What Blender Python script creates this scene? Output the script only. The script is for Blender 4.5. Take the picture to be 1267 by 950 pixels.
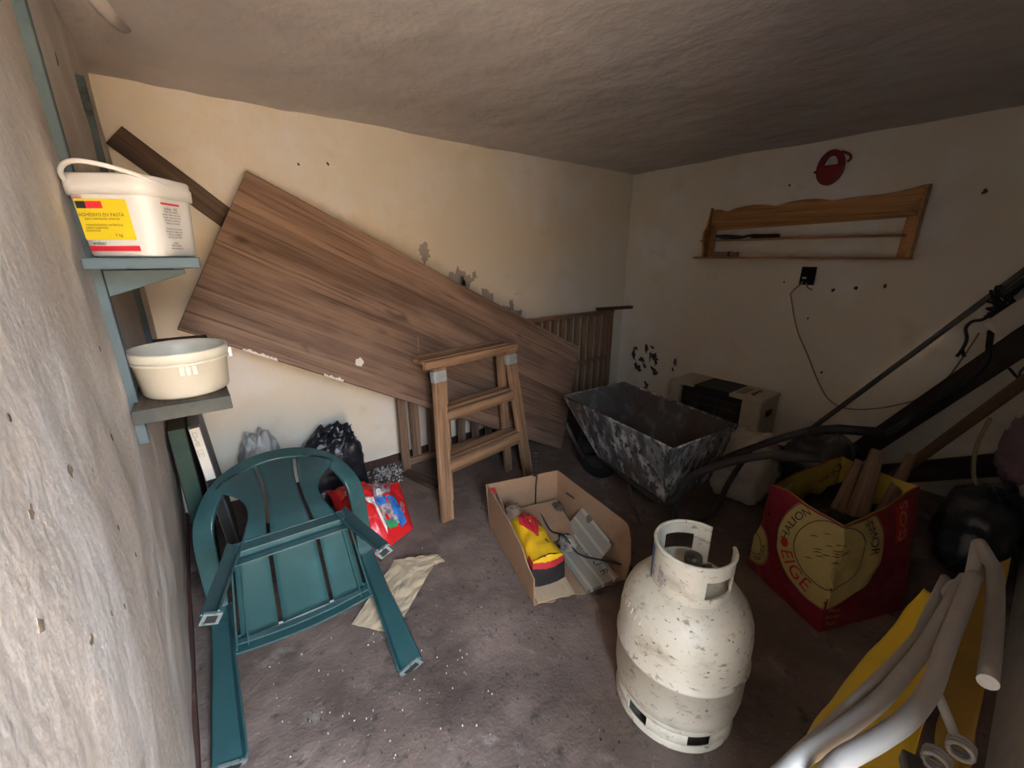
import bpy, math, random
from mathutils import Vector, Matrix, noise
V = Vector
random.seed(7)
for o in list(bpy.data.objects): bpy.data.objects.remove(o)
scene = bpy.context.scene
COL = scene.collection

# ------------------------------------------------------------------ camera
YAW, PITCH, EYE = math.radians(37.8), math.atan(159/513.0), 1.4
fwd = V((math.sin(YAW)*math.cos(PITCH), math.cos(YAW)*math.cos(PITCH), -math.sin(PITCH)))
rgt = V((math.cos(YAW), -math.sin(YAW), 0)); upv = rgt.cross(fwd)
cam = bpy.data.cameras.new('camera'); cam_o = bpy.data.objects.new('camera', cam); COL.objects.link(cam_o)
cam.sensor_width = 36; cam.lens = 513.0/1267*36; cam.clip_start = 0.02
M = Matrix((rgt, upv, -fwd)).transposed().to_4x4(); M.translation = (0, 0, EYE)
cam_o.matrix_world = M
scene.camera = cam_o

# ------------------------------------------------------------------ light: daylight through the doorway
world = bpy.data.worlds.new('overcast_sky'); scene.world = world; world.use_nodes = True
bg = world.node_tree.nodes['Background']
bg.inputs['Color'].default_value = (0.64, 0.80, 1.0, 1); bg.inputs['Strength'].default_value = 56.0
sun = bpy.data.lights.new('sun', 'SUN'); sun.energy = 172; sun.color = (1, .86, .68); sun.angle = math.radians(1)
sun_o = bpy.data.objects.new('sun', sun); COL.objects.link(sun_o)
sun_o.rotation_euler = V((-.22, -.48, -.86)).to_track_quat('-Z', 'Y').to_euler()      # high behind the building: it lights the yard only
scene.view_settings.view_transform = 'Standard'; scene.view_settings.look = 'None'
scene.view_settings.gamma = 1; scene.view_settings.use_curve_mapping = False
scene.view_settings.exposure = 0.0
DX0, DX1, DZ = -0.19, 0.41, 1.94        # door opening
YF, YB, XR, ZC = -0.19, 2.62, 3.43, 2.105
pl = bpy.data.lights.new('door_daylight_portal', 'AREA'); pl.shape = 'RECTANGLE'
pl.size = DX1-DX0; pl.size_y = DZ; pl.cycles.is_portal = True
plo = bpy.data.objects.new('door_daylight_portal', pl); COL.objects.link(plo)
plo.location = ((DX0+DX1)/2, YF-0.37, DZ/2); plo.rotation_euler = (math.radians(90), 0, 0)

# ------------------------------------------------------------------ materials
MATS = {}
def _mat(name):
    m = bpy.data.materials.new(name); m.use_nodes = True
    nt = m.node_tree; return m, nt, nt.nodes['Principled BSDF'], nt.nodes.new, nt.links.new
def rgba(c): return (c[0], c[1], c[2], 1)
def layer(nt, base, col, coord, scale, lo, hi, detail=6, stretch=None, rough=.6, w=0):
    """mix colour `col` over socket/colour `base` where a noise lies between lo and hi"""
    N, Lk = nt.nodes.new, nt.links.new
    n = N('ShaderNodeTexNoise'); n.inputs['Scale'].default_value = scale; n.inputs['Detail'].default_value = detail
    n.inputs['Roughness'].default_value = rough
    mp = N('ShaderNodeMapping'); Lk(coord, mp.inputs['Vector']); mp.inputs['Location'].default_value = (w*3.1, w*1.7, w*2.3)
    if stretch: mp.inputs['Scale'].default_value = stretch
    Lk(mp.outputs[0], n.inputs['Vector'])
    r = N('ShaderNodeMapRange'); r.inputs['From Min'].default_value = lo; r.inputs['From Max'].default_value = hi
    Lk(n.outputs['Fac'], r.inputs['Value'])
    mx = N('ShaderNodeMix'); mx.data_type = 'RGBA'; Lk(r.outputs[0], mx.inputs['Factor'])
    if isinstance(base, tuple) or isinstance(base, list): mx.inputs['A'].default_value = rgba(base)
    else: Lk(base, mx.inputs['A'])
    mx.inputs['B'].default_value = rgba(col)
    return mx.outputs['Result'], n.outputs['Fac']
def surf(name, base, layers=(), rough=.7, bump=None, metal=0, spec=.4, bumps=()):
    """layers: (colour, scale, lo, hi[, detail, stretch]); bump: (scale, strength, distance[, stretch])"""
    if name in MATS: return MATS[name]
    m, nt, p, N, Lk = _mat(name)
    tc = N('ShaderNodeTexCoord').outputs['Object']
    s = base
    for i, l in enumerate(layers):
        s, _ = layer(nt, s, l[0], tc, l[1], l[2], l[3], l[4] if len(l) > 4 else 6, l[5] if len(l) > 5 else None, w=i+1)
    if isinstance(s, tuple) or isinstance(s, list): p.inputs['Base Color'].default_value = rgba(s)
    else: Lk(s, p.inputs['Base Color'])
    p.inputs['Roughness'].default_value = rough; p.inputs['Metallic'].default_value = metal
    p.inputs['Specular IOR Level'].default_value = spec
    prev = None
    for b in ([bump] if bump else []) + list(bumps):
        n = N('ShaderNodeTexNoise'); n.inputs['Scale'].default_value = b[0]; n.inputs['Detail'].default_value = 8
        mp = N('ShaderNodeMapping'); Lk(tc, mp.inputs['Vector']); Lk(mp.outputs[0], n.inputs['Vector'])
        if len(b) > 3: mp.inputs['Scale'].default_value = b[3]
        bn = N('ShaderNodeBump'); bn.inputs['Strength'].default_value = b[1]; bn.inputs['Distance'].default_value = b[2]
        Lk(n.outputs['Fac'], bn.inputs['Height'])
        if prev: Lk(prev, bn.inputs['Normal'])
        prev = bn.outputs['Normal']
    if prev: Lk(prev, p.inputs['Normal'])
    MATS[name] = m; return m
def wood(name, light, dark, scale=1.0, rough=.6, strips=0, knots=True):
    """grain runs along the object's local X"""
    if name in MATS: return MATS[name]
    m, nt, p, N, Lk = _mat(name)
    tc = N('ShaderNodeTexCoord').outputs['Object']
    s, f1 = layer(nt, light, dark, tc, 9*scale, .38, .66, 8, (.12, 1.6, 1.6))
    s, f2 = layer(nt, s, tuple(c*.50 for c in dark), tc, 30*scale, .50, .70, 8, (.05, 2.4, 2.4), w=2)
    if knots: s, _ = layer(nt, s, tuple(c*.4 for c in dark), tc, 5*scale, .70, .76, 2, (.55, 1, 1), w=5)
    s, _ = layer(nt, s, tuple(min(1, c*1.25) for c in light), tc, 3*scale, .52, .75, 4, (.3, 1, 1), w=7)
    if strips:
        sx = N('ShaderNodeSeparateXYZ'); Lk(tc, sx.inputs[0])
        ml = N('ShaderNodeMath'); ml.operation = 'MULTIPLY'; Lk(sx.outputs['Y'], ml.inputs[0]); ml.inputs[1].default_value = strips
        fl = N('ShaderNodeMath'); fl.operation = 'FLOOR'; Lk(ml.outputs[0], fl.inputs[0])
        wn = N('ShaderNodeTexWhiteNoise'); wn.noise_dimensions = '1D'; Lk(fl.outputs[0], wn.inputs['W'])
        fr = N('ShaderNodeMath'); fr.operation = 'FRACT'; Lk(ml.outputs[0], fr.inputs[0])
        sm = N('ShaderNodeMath'); sm.operation = 'LESS_THAN'; Lk(fr.outputs[0], sm.inputs[0]); sm.inputs[1].default_value = .012
        mr = N('ShaderNodeMapRange'); Lk(wn.outputs['Value'], mr.inputs['Value']); mr.inputs['To Min'].default_value = .72; mr.inputs['To Max'].default_value = 1.12
        sb = N('ShaderNodeMath'); sb.operation = 'MULTIPLY_ADD'; Lk(sm.outputs[0], sb.inputs[0]); sb.inputs[1].default_value = -.3; Lk(mr.outputs[0], sb.inputs[2])
        hs = N('ShaderNodeHueSaturation'); Lk(sb.outputs[0], hs.inputs['Value']); Lk(s, hs.inputs['Color']); s = hs.outputs[0]
    Lk(s, p.inputs['Base Color']); p.inputs['Roughness'].default_value = rough; p.inputs['Specular IOR Level'].default_value = .3
    bn = N('ShaderNodeBump'); bn.inputs['Strength'].default_value = .35; bn.inputs['Distance'].default_value = .002
    Lk(f1, bn.inputs['Height']); Lk(bn.outputs['Normal'], p.inputs['Normal'])
    MATS[name] = m; return m
def print_mat(name, paper, ink):
    """newsprint: columns of grey text lines on paper"""
    if name in MATS: return MATS[name]
    m, nt, p, N, Lk = _mat(name)
    tc = N('ShaderNodeTexCoord').outputs['Object']
    def band(ax_, sc, lo, hi, ph=0):
        w = N('ShaderNodeTexWave'); w.bands_direction = ax_; w.inputs['Scale'].default_value = sc; w.inputs['Phase Offset'].default_value = ph; Lk(tc, w.inputs['Vector'])
        r = N('ShaderNodeMapRange'); r.inputs['From Min'].default_value = lo; r.inputs['From Max'].default_value = hi; Lk(w.outputs['Fac'], r.inputs['Value']); return r.outputs[0]
    ml = N('ShaderNodeMath'); ml.operation = 'MULTIPLY'; Lk(band('X', 52, .4, .6), ml.inputs[0]); Lk(band('Y', 5.5, .10, .16), ml.inputs[1])
    mx = N('ShaderNodeMix'); mx.data_type = 'RGBA'; Lk(ml.outputs[0], mx.inputs['Factor']); mx.inputs['A'].default_value = rgba(paper); mx.inputs['B'].default_value = rgba(ink)
    s, _ = layer(nt, mx.outputs['Result'], tuple(c*.8 for c in ink), tc, 11, .70, .71, 0, (1, 1, 1), w=4)
    Lk(s, p.inputs['Base Color']); p.inputs['Roughness'].default_value = .9
    MATS[name] = m; return m

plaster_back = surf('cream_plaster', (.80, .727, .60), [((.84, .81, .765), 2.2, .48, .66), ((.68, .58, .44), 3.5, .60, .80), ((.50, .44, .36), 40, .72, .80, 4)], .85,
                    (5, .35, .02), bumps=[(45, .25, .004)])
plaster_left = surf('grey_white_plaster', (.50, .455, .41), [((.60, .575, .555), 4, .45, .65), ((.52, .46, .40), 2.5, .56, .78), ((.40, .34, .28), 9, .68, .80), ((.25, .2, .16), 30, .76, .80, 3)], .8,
                    (6, .40, .03, (1, 1, .5)), bumps=[(22, .22, .010), (70, .4, .004)])
plaster_ceil = surf('ceiling_plaster', (.56, .51, .48), [((.48, .43, .40), 2.0, .45, .7)], .85, (5, .6, .04, (1.2, .9, 1)), bumps=[(16, .35, .012), (50, .2, .004)])
floor_m = surf('dirty_concrete', (.135, .094, .075), [((.215, .155, .128), 1.6, .46, .64), ((.065, .044, .034), 2.6, .50, .72, 9), ((.25, .21, .185), 7, .60, .76, 10), ((.05, .04, .035), 16, .60, .72, 8), ((.38, .34, .31), 90, .70, .74, 3)],
               .85, (12, .6, .02), bumps=[(90, .6, .006)])
skirt_m = surf('brown_skirting_paint', (.075, .035, .028), [((.16, .11, .09), 12, .6, .75)], .7)
bare_m = surf('bare_cement', (.40, .36, .32), [((.32, .29, .26), 30, .5, .7)], .9, (60, .4, .004))
scuff_m = surf('dark_scuff', (.06, .045, .035), [((.16, .12, .09), 40, .5, .7)], .9)
blue_m = surf('blue_grey_paint', (.050, .085, .100), [((.075, .12, .137), 6, .5, .7), ((.03, .025, .02), 14, .60, .70)], .6, (30, .2, .003))
white_pl = surf('white_plastic', (.56, .55, .51), [((.50, .48, .42), 10, .6, .75)], .4)
cream_pl = surf('cream_plastic', (.54, .50, .40), [((.45, .41, .31), 8, .55, .75)], .45)
green_pl = surf('green_plastic', (.025, .074, .079), [((.036, .102, .109), 5, .5, .7), ((.10, .13, .12), 35, .70, .78)], .33, (14, .06, .004), spec=.5)
greyedge_m = surf('scuffed_plastic_edge', (.12, .15, .145), [((.03, .06, .06), 70, .55, .65)], .7)
dark_m = surf('black_and_hollow_shade', (.012, .012, .012), rough=.9)  # black painted in as shade inside hollows; also the clasp colour
card_m = surf('cardboard', (.34, .21, .125), [((.27, .16, .09), 7, .5, .75), ((.2, .12, .07), 25, .66, .76)], .85)
cardedge_m = surf('torn_cardboard_edge', (.44, .33, .22), rough=.9)
kraft_m = surf('kraft_paper', (.50, .39, .26), [((.40, .30, .19), 9, .5, .7)], .85, (35, .5, .006))
steel_m = surf('rough_pole_steel', (.15, .14, .13), [((.09, .07, .06), 12, .55, .75)], .85, spec=.15)
black_m = surf('black_rubber', (.014, .014, .013), [((.05, .045, .04), 18, .66, .78)], .55)
tubeblk_m = surf('dark_tube_paint', (.035, .028, .025), [((.12, .09, .07), 20, .62, .75)], .5)
bin_m = surf('black_polythene', (.016, .017, .022), rough=.30, bump=(9, .6, .03), spec=.6, bumps=[(30, .3, .008)])
white_m = surf('white_paint', (.72, .70, .66), [((.5, .47, .42), 14, .62, .75)], .5)
letter_m = surf('black_print', (.02, .018, .02), rough=.6)
red_m = surf('red_print', (.55, .02, .035), rough=.5)
yellow_m = surf('yellow_print', (.60, .47, .015), rough=.5)
blueprint_m = surf('blue_print', (.03, .16, .50), rough=.5)
greenprint_m = surf('green_print', (.03, .30, .10), rough=.5)
orangeprint_m = surf('orange_print', (.70, .25, .05), rough=.5)
skinprint_m = surf('grey_print', (.45, .40, .42), [((.15, .14, .22), 30, .45, .6)], .5)
wood_board = wood('board_wood', (.30, .198, .142), (.145, .086, .060), 1.0, .5, strips=9)
wood_dark = wood('dark_plank_wood', (.105, .066, .042), (.052, .030, .018), 1.2)
wood_cot = wood('cot_wood', (.36, .215, .125), (.20, .11, .06), 1.4)
wood_cot2 = wood('weathered_cot_wood', (.25, .17, .12), (.13, .08, .055), 1.4)
wood_lad = wood('ladder_wood', (.36, .225, .135), (.17, .09, .048), 1.6)
wood_pine = wood('varnished_pine', (.52, .27, .10), (.30, .13, .04), 1.0, .4)
wood_black = wood('blackened_beam_wood', (.040, .026, .019), (.018, .011, .008), 1.2)
wood_bat = wood('batten_wood', (.20, .12, .07), (.11, .06, .032), 1.4)
wood_grey = wood('weathered_shelf_wood', (.11, .078, .05), (.05, .035, .025), 1.6)

# ------------------------------------------------------------------ mesh helpers
ORG = {}
def link(o, parent=None):
    COL.objects.link(o)
    if parent is not None: o.parent = parent
    return o
def thing(name, loc, label, cat, group=None, R=None):
    o = link(bpy.data.objects.new(name, None)); o.empty_display_size = .05; o.location = loc
    if R is not None: o.rotation_mode = 'QUATERNION'; o.rotation_quaternion = R.to_quaternion()
    ORG[o.name] = V((0, 0, 0)) if R is not None else V(loc)
    return tag(o, label, cat, group)
def tag(o, label=None, cat=None, group=None, kind=None):
    if label: o['label'] = label
    if cat: o['category'] = cat
    if group: o['group'] = group
    if kind: o['kind'] = kind
    return o
class B:
    def __init__(s): s.v = []; s.f = []; s.m = []; s.k = 0
    def slot(s, k): s.k = k; return s
    def add(s, vs, fs):
        n = len(s.v); s.v += [V(p) for p in vs]; s.f += [tuple(i+n for i in f) for f in fs]; s.m += [s.k]*len(fs); return s
    def box(s, lo, hi):
        (a, b, c), (d, e, g) = lo, hi
        return s.hexa([(a,b,c),(d,b,c),(d,e,c),(a,e,c),(a,b,g),(d,b,g),(d,e,g),(a,e,g)])
    def hexa(s, p):
        return s.add(p, [(3,2,1,0),(4,5,6,7),(0,1,5,4),(1,2,6,5),(2,3,7,6),(3,0,4,7)])
    def obox(s, c, ax, ay, az):
        """box centred c with half-axis vectors"""
        c, ax, ay, az = V(c), V(ax), V(ay), V(az)
        return s.hexa([c-ax-ay-az, c+ax-ay-az, c+ax+ay-az, c-ax+ay-az, c-ax-ay+az, c+ax-ay+az, c+ax+ay+az, c-ax+ay+az])
    def tube(s, path, r, n=10, caps=True, hint=(0,0,1)):
        path = [V(p) for p in path]; rs = r if isinstance(r, (list, tuple)) else [r]*len(path)
        vs, fs = [], []; N = len(path)
        t0 = (path[1]-path[0]).normalized(); a = V(hint)
        if abs(a.dot(t0)) > .95: a = V((1, 0, 0))
        a = (a - t0*a.dot(t0)).normalized()
        for i, p in enumerate(path):
            t = (path[min(i+1, N-1)]-path[max(i-1, 0)]).normalized()
            a = (a - t*a.dot(t)); a = a.normalized() if a.length > 1e-6 else t.orthogonal().normalized()
            b = t.cross(a)
            for k in range(n):
                th = 2*math.pi*k/n; vs.append(p + (a*math.cos(th)+b*math.sin(th))*rs[i])
        for i in range(N-1):
            for k in range(n):
                fs.append((i*n+k, i*n+(k+1) % n, (i+1)*n+(k+1) % n, (i+1)*n+k))
        if caps: fs.append(tuple(range(n-1, -1, -1))); fs.append(tuple((N-1)*n+k for k in range(n)))
        return s.add(vs, fs)
    def strip(s, path, ws, wid, th):
        """rectangular band swept on path; ws: width direction per point"""
        path = [V(p) for p in path]; N = len(path); vs, fs = [], []
        for i, p in enumerate(path):
            t = (path[min(i+1, N-1)]-path[max(i-1, 0)]).normalized()
            w = V(ws[i]); w = (w-t*w.dot(t)).normalized(); nn = t.cross(w)
            a = (wid[i] if isinstance(wid, (list, tuple)) else wid)/2; b = th/2
            vs += [p-w*a-nn*b, p+w*a-nn*b, p+w*a+nn*b, p-w*a+nn*b]
        for i in range(N-1):
            for k in range(4): fs.append((i*4+k, i*4+(k+1) % 4, i*4+4+(k+1) % 4, i*4+4+k))
        fs.append((3, 2, 1, 0)); fs.append(tuple((N-1)*4+k for k in range(4)))
        return s.add(vs, fs)
    def lathe(s, prof, n=32, c=(0, 0, 0), sx=1, sy=1, power=2.0, rot=0, a0=0, a1=2*math.pi):
        """profile [(r,z)] about a vertical axis; power>2 gives a rounded square"""
        c = V(c); vs, fs = [], []; full = abs(a1-a0-2*math.pi) < 1e-6; m = n if full else n+1
        for r, z in prof:
            for k in range(m):
                th = a0+(a1-a0)*k/n; cx, sy_ = math.cos(th), math.sin(th)
                q = 1.0/((abs(cx)**power+abs(sy_)**power)**(1/power)) if power != 2.0 else 1
                x, y = r*q*cx*sx, r*q*sy_*sy
                vs.append(c+V((x*math.cos(rot)-y*math.sin(rot), x*math.sin(rot)+y*math.cos(rot), z)))
        for i in range(len(prof)-1):
            for k in range(n):
                k2 = (k+1) % m
                fs.append((i*m+k, i*m+k2, (i+1)*m+k2, (i+1)*m+k))
        return s.add(vs, fs)
    def grid(s, fn, nu, nv, th=0.0):
        """surface fn(u,v); with th also a back side moved by th against the normal, closed at the rim"""
        P = [[V(fn(i/nu, j/nv)) for j in range(nv+1)] for i in range(nu+1)]
        vs = [p for r in P for p in r]; w = nv+1
        fs = [(i*w+j, (i+1)*w+j, (i+1)*w+j+1, i*w+j+1) for i in range(nu) for j in range(nv)]
        if th:
            nrm = []
            for i in range(nu+1):
                for j in range(nv+1):
                    a = P[min(i+1, nu)][j]-P[max(i-1, 0)][j]; b = P[i][min(j+1, nv)]-P[i][max(j-1, 0)]
                    q = a.cross(b); nrm.append(q.normalized() if q.length > 1e-12 else V((0, 0, 1)))
            n = len(vs); vs = vs+[p-q*th for p, q in zip(vs, nrm)]
            fs += [tuple(n+k for k in reversed(f)) for f in list(fs)]
            for i in range(nu):
                fs.append((i*w, n+i*w, n+(i+1)*w, (i+1)*w)); a = i*w+nv; fs.append((a, a+w, n+a+w, n+a))
            for j in range(nv):
                fs.append((j, j+1, n+j+1, n+j)); a = nu*w+j; fs.append((a, n+a, n+a+1, a+1))
        return s.add(vs, fs)
    def prism(s, poly, d):
        """poly: 3D ring, extruded by vector d"""
        d = V(d); n = len(poly); p = [V(q) for q in poly]
        fs = [tuple(range(n-1, -1, -1)), tuple(range(n, 2*n))]+[(k, (k+1) % n, n+(k+1) % n, n+k) for k in range(n)]
        return s.add(p+[q+d for q in p], fs)
    def obj(s, name, mat, parent=None, base=None, smooth=False, bevel=0, org=None):
        o0 = ORG[parent.name] if parent is not None else V(base or (0, 0, 0))
        me = bpy.data.meshes.new(name); me.from_pydata([p-o0 for p in s.v], [], s.f)
        for mm in (mat if isinstance(mat, (list, tuple)) else [mat]): me.materials.append(mm)
        me.polygons.foreach_set('material_index', s.m)
        if smooth: me.polygons.foreach_set('use_smooth', [True]*len(s.f))
        me.update()
        o = link(bpy.data.objects.new(name, me), parent)
        if parent is None: o.location = o0
        ORG[o.name] = o0
        if bevel:
            md = o.modifiers.new('bevel', 'BEVEL'); md.width = bevel; md.segments = 2; md.limit_method = 'ANGLE'
        return o
def bar(name, p0, p1, w, t, mat, parent=None, side=(0, 0, 1), bevel=.003, taper=1.0):
    """a plank from p0 to p1, its grain along it; w is measured along `side`, t across"""
    p0, p1 = V(p0), V(p1); x = (p1-p0); L = x.length; x.normalize()
    y = V(side); y = (y-x*y.dot(x)).normalized(); z = x.cross(y)
    a, b = w/2, t/2; e = a*taper
    me = bpy.data.meshes.new(name)
    me.from_pydata([(0,-a,-b),(L,-e,-b),(L,e,-b),(0,a,-b),(0,-a,b),(L,-e,b),(L,e,b),(0,a,b)], [], [(3,2,1,0),(4,5,6,7),(0,1,5,4),(1,2,6,5),(2,3,7,6),(3,0,4,7)])
    me.materials.append(mat)
    o = link(bpy.data.objects.new(name, me), parent)
    m = Matrix((x, y, z)).transposed().to_4x4(); m.translation = p0-(ORG[parent.name] if parent is not None else V((0, 0, 0)))
    o.matrix_basis = m; ORG[o.name] = V((0, 0, 0))
    if bevel:
        md = o.modifiers.new('bevel', 'BEVEL'); md.width = bevel; md.segments = 2
    return o
def regrain(o, ang):
    """turn the mesh's own axes about z so that wood grain follows the part"""
    Rz = Matrix.Rotation(ang, 4, 'Z'); o.data.transform(Rz.inverted()); o.matrix_basis = o.matrix_basis @ Rz
    return o
def text2d(body):
    cu = bpy.data.curves.new('t', 'FONT'); cu.body = body; cu.resolution_u = 3; cu.align_x = 'CENTER'; cu.align_y = 'CENTER'
    o = link(bpy.data.objects.new('t', cu)); bpy.context.view_layer.update()
    me = bpy.data.meshes.new_from_object(o.evaluated_get(bpy.context.evaluated_depsgraph_get()))
    r = ([tuple(v.co[:2]) for v in me.vertices], [tuple(p.vertices) for p in me.polygons])
    bpy.data.objects.remove(o); bpy.data.curves.remove(cu); bpy.data.meshes.remove(me)
    return r
TXT = {}
def put_text(b, body, fn, size, ang=0):
    """letters mapped by fn(x,y) -> 3D"""
    if body not in TXT: TXT[body] = text2d(body)
    vs, fs = TXT[body]; c, s_ = math.cos(ang)*size, math.sin(ang)*size
    return b.add([fn(x*c-y*s_, x*s_+y*c) for x, y in vs], fs)
def nz(p, s=1.0, seed=0): return noise.noise(V(p)*s+V((seed*7.3, seed*3.1, seed*5.7)))
def turb(p, s=1.0, seed=0): return noise.turbulence(V(p)*s+V((seed*7.3, seed*3.1, seed*5.7)), 4, True)
def smooth_path(pts, k=6):
    """Catmull-Rom"""
    p = [V(q) for q in pts]; p = [p[0]*2-p[1]]+p+[p[-1]*2-p[-2]]; out = []
    for i in range(1, len(p)-2):
        for j in range(k):
            t = j/k; a, b, c, d = p[i-1:i+3]
            out.append(.5*((2*b)+(c-a)*t+(2*a-5*b+4*c-d)*t*t+(3*b-a-3*c+d)*t**3))
    out.append(p[-2]); return out
def blob(c, rad, fn, nu=40, nv=24):
    """closed ball surface; fn(direction)->scale"""
    b = B(); vs = []; c = V(c)
    for j in range(nv+1):
        ph = math.pi*j/nv
        for i in range(nu):
            th = 2*math.pi*i/nu; d = V((math.sin(ph)*math.cos(th), math.sin(ph)*math.sin(th), math.cos(ph)))
            vs.append(c+fn(d, V((d.x*rad[0], d.y*rad[1], d.z*rad[2]))))
    fs = [(j*nu+i, j*nu+(i+1) % nu, (j+1)*nu+(i+1) % nu, (j+1)*nu+i)[::-1] for j in range(nv) for i in range(nu)]
    return b.add(vs, fs)
def superq(d, e):
    k = (abs(d.x)**e+abs(d.y)**e+abs(d.z)**e)**(-1/e); return k

# ------------------------------------------------------------------ the room
def wall_left_x(z): return -.143 - .075*max(0, 1-z/1.05)**1.3
b = B(); b.grid(lambda u, v: (lambda y, z: (wall_left_x(z)+.006*nz((0, y, z), 2.2)+.004*nz((0, y, z), 8, 2)*(1 if z < ZC else 0), y, z))(YF-.02+(YB-YF+.06)*u, -.02+(ZC+.06)*v), 90, 70, .22)
from mathutils.bvhtree import BVHTree
LEFT_BVH = BVHTree.FromPolygons(b.v, b.f)
def left_skin(y, z): return LEFT_BVH.ray_cast(V((.5, y, z)), V((-1, 0, 0)))[0].x
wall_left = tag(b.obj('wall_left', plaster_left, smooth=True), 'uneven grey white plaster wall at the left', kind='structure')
b = B(); b.grid(lambda u, v: (lambda x, z: (x, YB+.006*nz((x, 0, z), 1.8, 1)+.003*nz((x, 0, z), 7, 4), z))(-.35+(XR+.5)*u, -.02+(ZC+.06)*v), 100, 60, .2)
wall_back = tag(b.obj('wall_back', plaster_back, smooth=True), 'cream plaster back wall with peeling paint', kind='structure')
b = B(); b.grid(lambda u, v: (lambda y, z: (XR+.005*nz((0, y, z), 1.8, 3)+.003*nz((0, y, z), 7, 5), y, z))(YB+.05-(YB-YF+.1)*u, -.02+(ZC+.06)*v), 80, 60, .2)
wall_right = tag(b.obj('wall_right', plaster_back, smooth=True), 'cream plaster right wall carrying the pine shelf', kind='structure')
b = B()
YO = YF-.36
b.box((-.45, YO, -.02), (DX0, YF, ZC+.05)); b.box((DX1, YO, -.02), (XR+.2, YF, ZC+.05)); b.box((DX0, YO, DZ), (DX1, YF, ZC+.05)); b.box((DX0, YO, -.1), (DX1, YF, -.01))
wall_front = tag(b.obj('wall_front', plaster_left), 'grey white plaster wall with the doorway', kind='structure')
b = B(); b.grid(lambda u, v: (lambda x, y: (x, y, ZC+.010*nz((x*1.6, y*.8, 0), 2.5, 6)+.006*nz((x*1.2, y*.6, 0), 7, 7)))(-.4+(XR+.6)*u, YB+.15-(YB-YF+.34)*v), 130, 100, .15)
ceiling = tag(b.obj('ceiling', plaster_ceil, smooth=True), 'rough grey trowelled plaster ceiling', kind='structure')
b = B(); b.tube([(-.066, 1.80, ZC+.012), (-.03, 1.98, ZC+.012), (-.001, 2.065, ZC+.014)], .028, 12)
b.obj('conduit', plaster_ceil, ceiling, smooth=True)
b = B(); b.grid(lambda u, v: (lambda x, y: (x, y, .004*nz((x, y, 0), 3, 8)+.0025*nz((x, y, 0), 12, 9)))(-.4+(XR+.6)*u, YF-.2+(YB-YF+.35)*v), 150, 120, .1)
floor = tag(b.obj('floor', floor_m, smooth=True), 'dirty brown concrete floor', kind='structure')
b = B(); b.grid(lambda u, v: (-.25+(XR+.25)*u, YB-.012+.004*nz((u*9, 0, 0)), -.01+(.062+.012*nz((u*14, 1, 0)))*v), 60, 2, .02)
tag(b.obj('baseboard_back', skirt_m), 'worn brown painted strip along the back wall', kind='structure')
b = B(); b.grid(lambda u, v: (lambda y, z: (wall_left_x(z)+.006*nz((0, y, z), 2.2)+.010, y, z))(YF+(YB-YF)*u, -.01+.075*v), 60, 2, .02)
tag(b.obj('baseboard_left', skirt_m), 'dark brown painted strip along the left wall', kind='structure')
# outdoors, out of view: yard ground, plus walls added to shape the daylight
b = B(); b.box((-8, -12, -.2), (12, YF-.36, -.03))
tag(b.obj('ground', surf('yard_ground', (.48, .38, .28), [((.42, .33, .24), 1, .45, .6)], .9)), 'bare earth yard outside the door', kind='structure')
b = B(); b.box((-3.9, -5, -.05), (-3.5, YF-.36, 2.1))  # unseen wall added to limit and bounce daylight from the left
tag(b.obj('wall_added_left', surf('added_wall_dark', (.26, .20, .14), [((.2, .15, .1), 2, .45, .6)], .9)), 'added unseen wall left of the door that shapes the daylight', kind='structure')
b = B(); b.box((1.5, -5, -.05), (1.8, YF-.36, 2.5)); b.box((-3.9, -5.3, -.05), (1.8, -5, 2.6))  # unseen walls added so the low sky stays hidden from the doorway
tag(b.obj('wall_added_far_right', surf('added_wall_tan', (.40, .29, .19), [((.34, .24, .15), 2, .45, .6)], .9)), 'added unseen far and right walls that cut off low sky', kind='structure')
door_m = surf('added_lining_dark', (.17, .135, .105), [((.13, .10, .08), 8, .5, .7)], .6)  # dark lining added to weaken light bounced off the door reveals
b = B(); b.box((DX0, YO, -.01), (DX0+.03, YF, DZ)); b.box((DX1-.03, YO, -.01), (DX1, YF, DZ)); b.box((DX0+.03, YO, DZ-.03), (DX1-.03, YF, DZ))
tag(b.obj('door_lining_added', door_m), 'added dark lining that cuts bounced light in the doorway', kind='structure')

# flaked patches, chips and scuffs on the walls
def patch(name, poly, mat, parent, n, seed=0, jag=.25, thick=.0010):
    """irregular thin flake; poly = (centre, u radius vector, v radius vector)"""
    c, u, v = V(poly[0]), V(poly[1]), V(poly[2]); b = B(); k = n
    ring = []
    for i in range(k):
        th = 2*math.pi*i/k; r = 1+jag*(nz((math.cos(th)*1.7, math.sin(th)*1.7, seed*3.3), 1.6)*2)
        ring.append(c+u*math.cos(th)*r+v*math.sin(th)*r)
    nn = u.cross(v).normalized()*thick
    b.prism([p-nn for p in ring], nn*2)
    return b.obj(name, mat, parent)
for i, (x, z, rx, rz) in enumerate(((1.295, 1.415, .035, .06), (1.535, 1.245, .06, .07), (1.612, 1.225, .045, .05), (1.68, 1.262, .018, .03), (1.775, 1.07, .06, .08), (1.935, .995, .07, .035), (2.022, 1.02, .02, .05), (2.075, .955, .045, .035))):
    patch('bare_patch', ((x, YB-.009, z), (rx, 0, 0), (0, 0, rz)), bare_m, wall_back, 22, i, .4)
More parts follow.
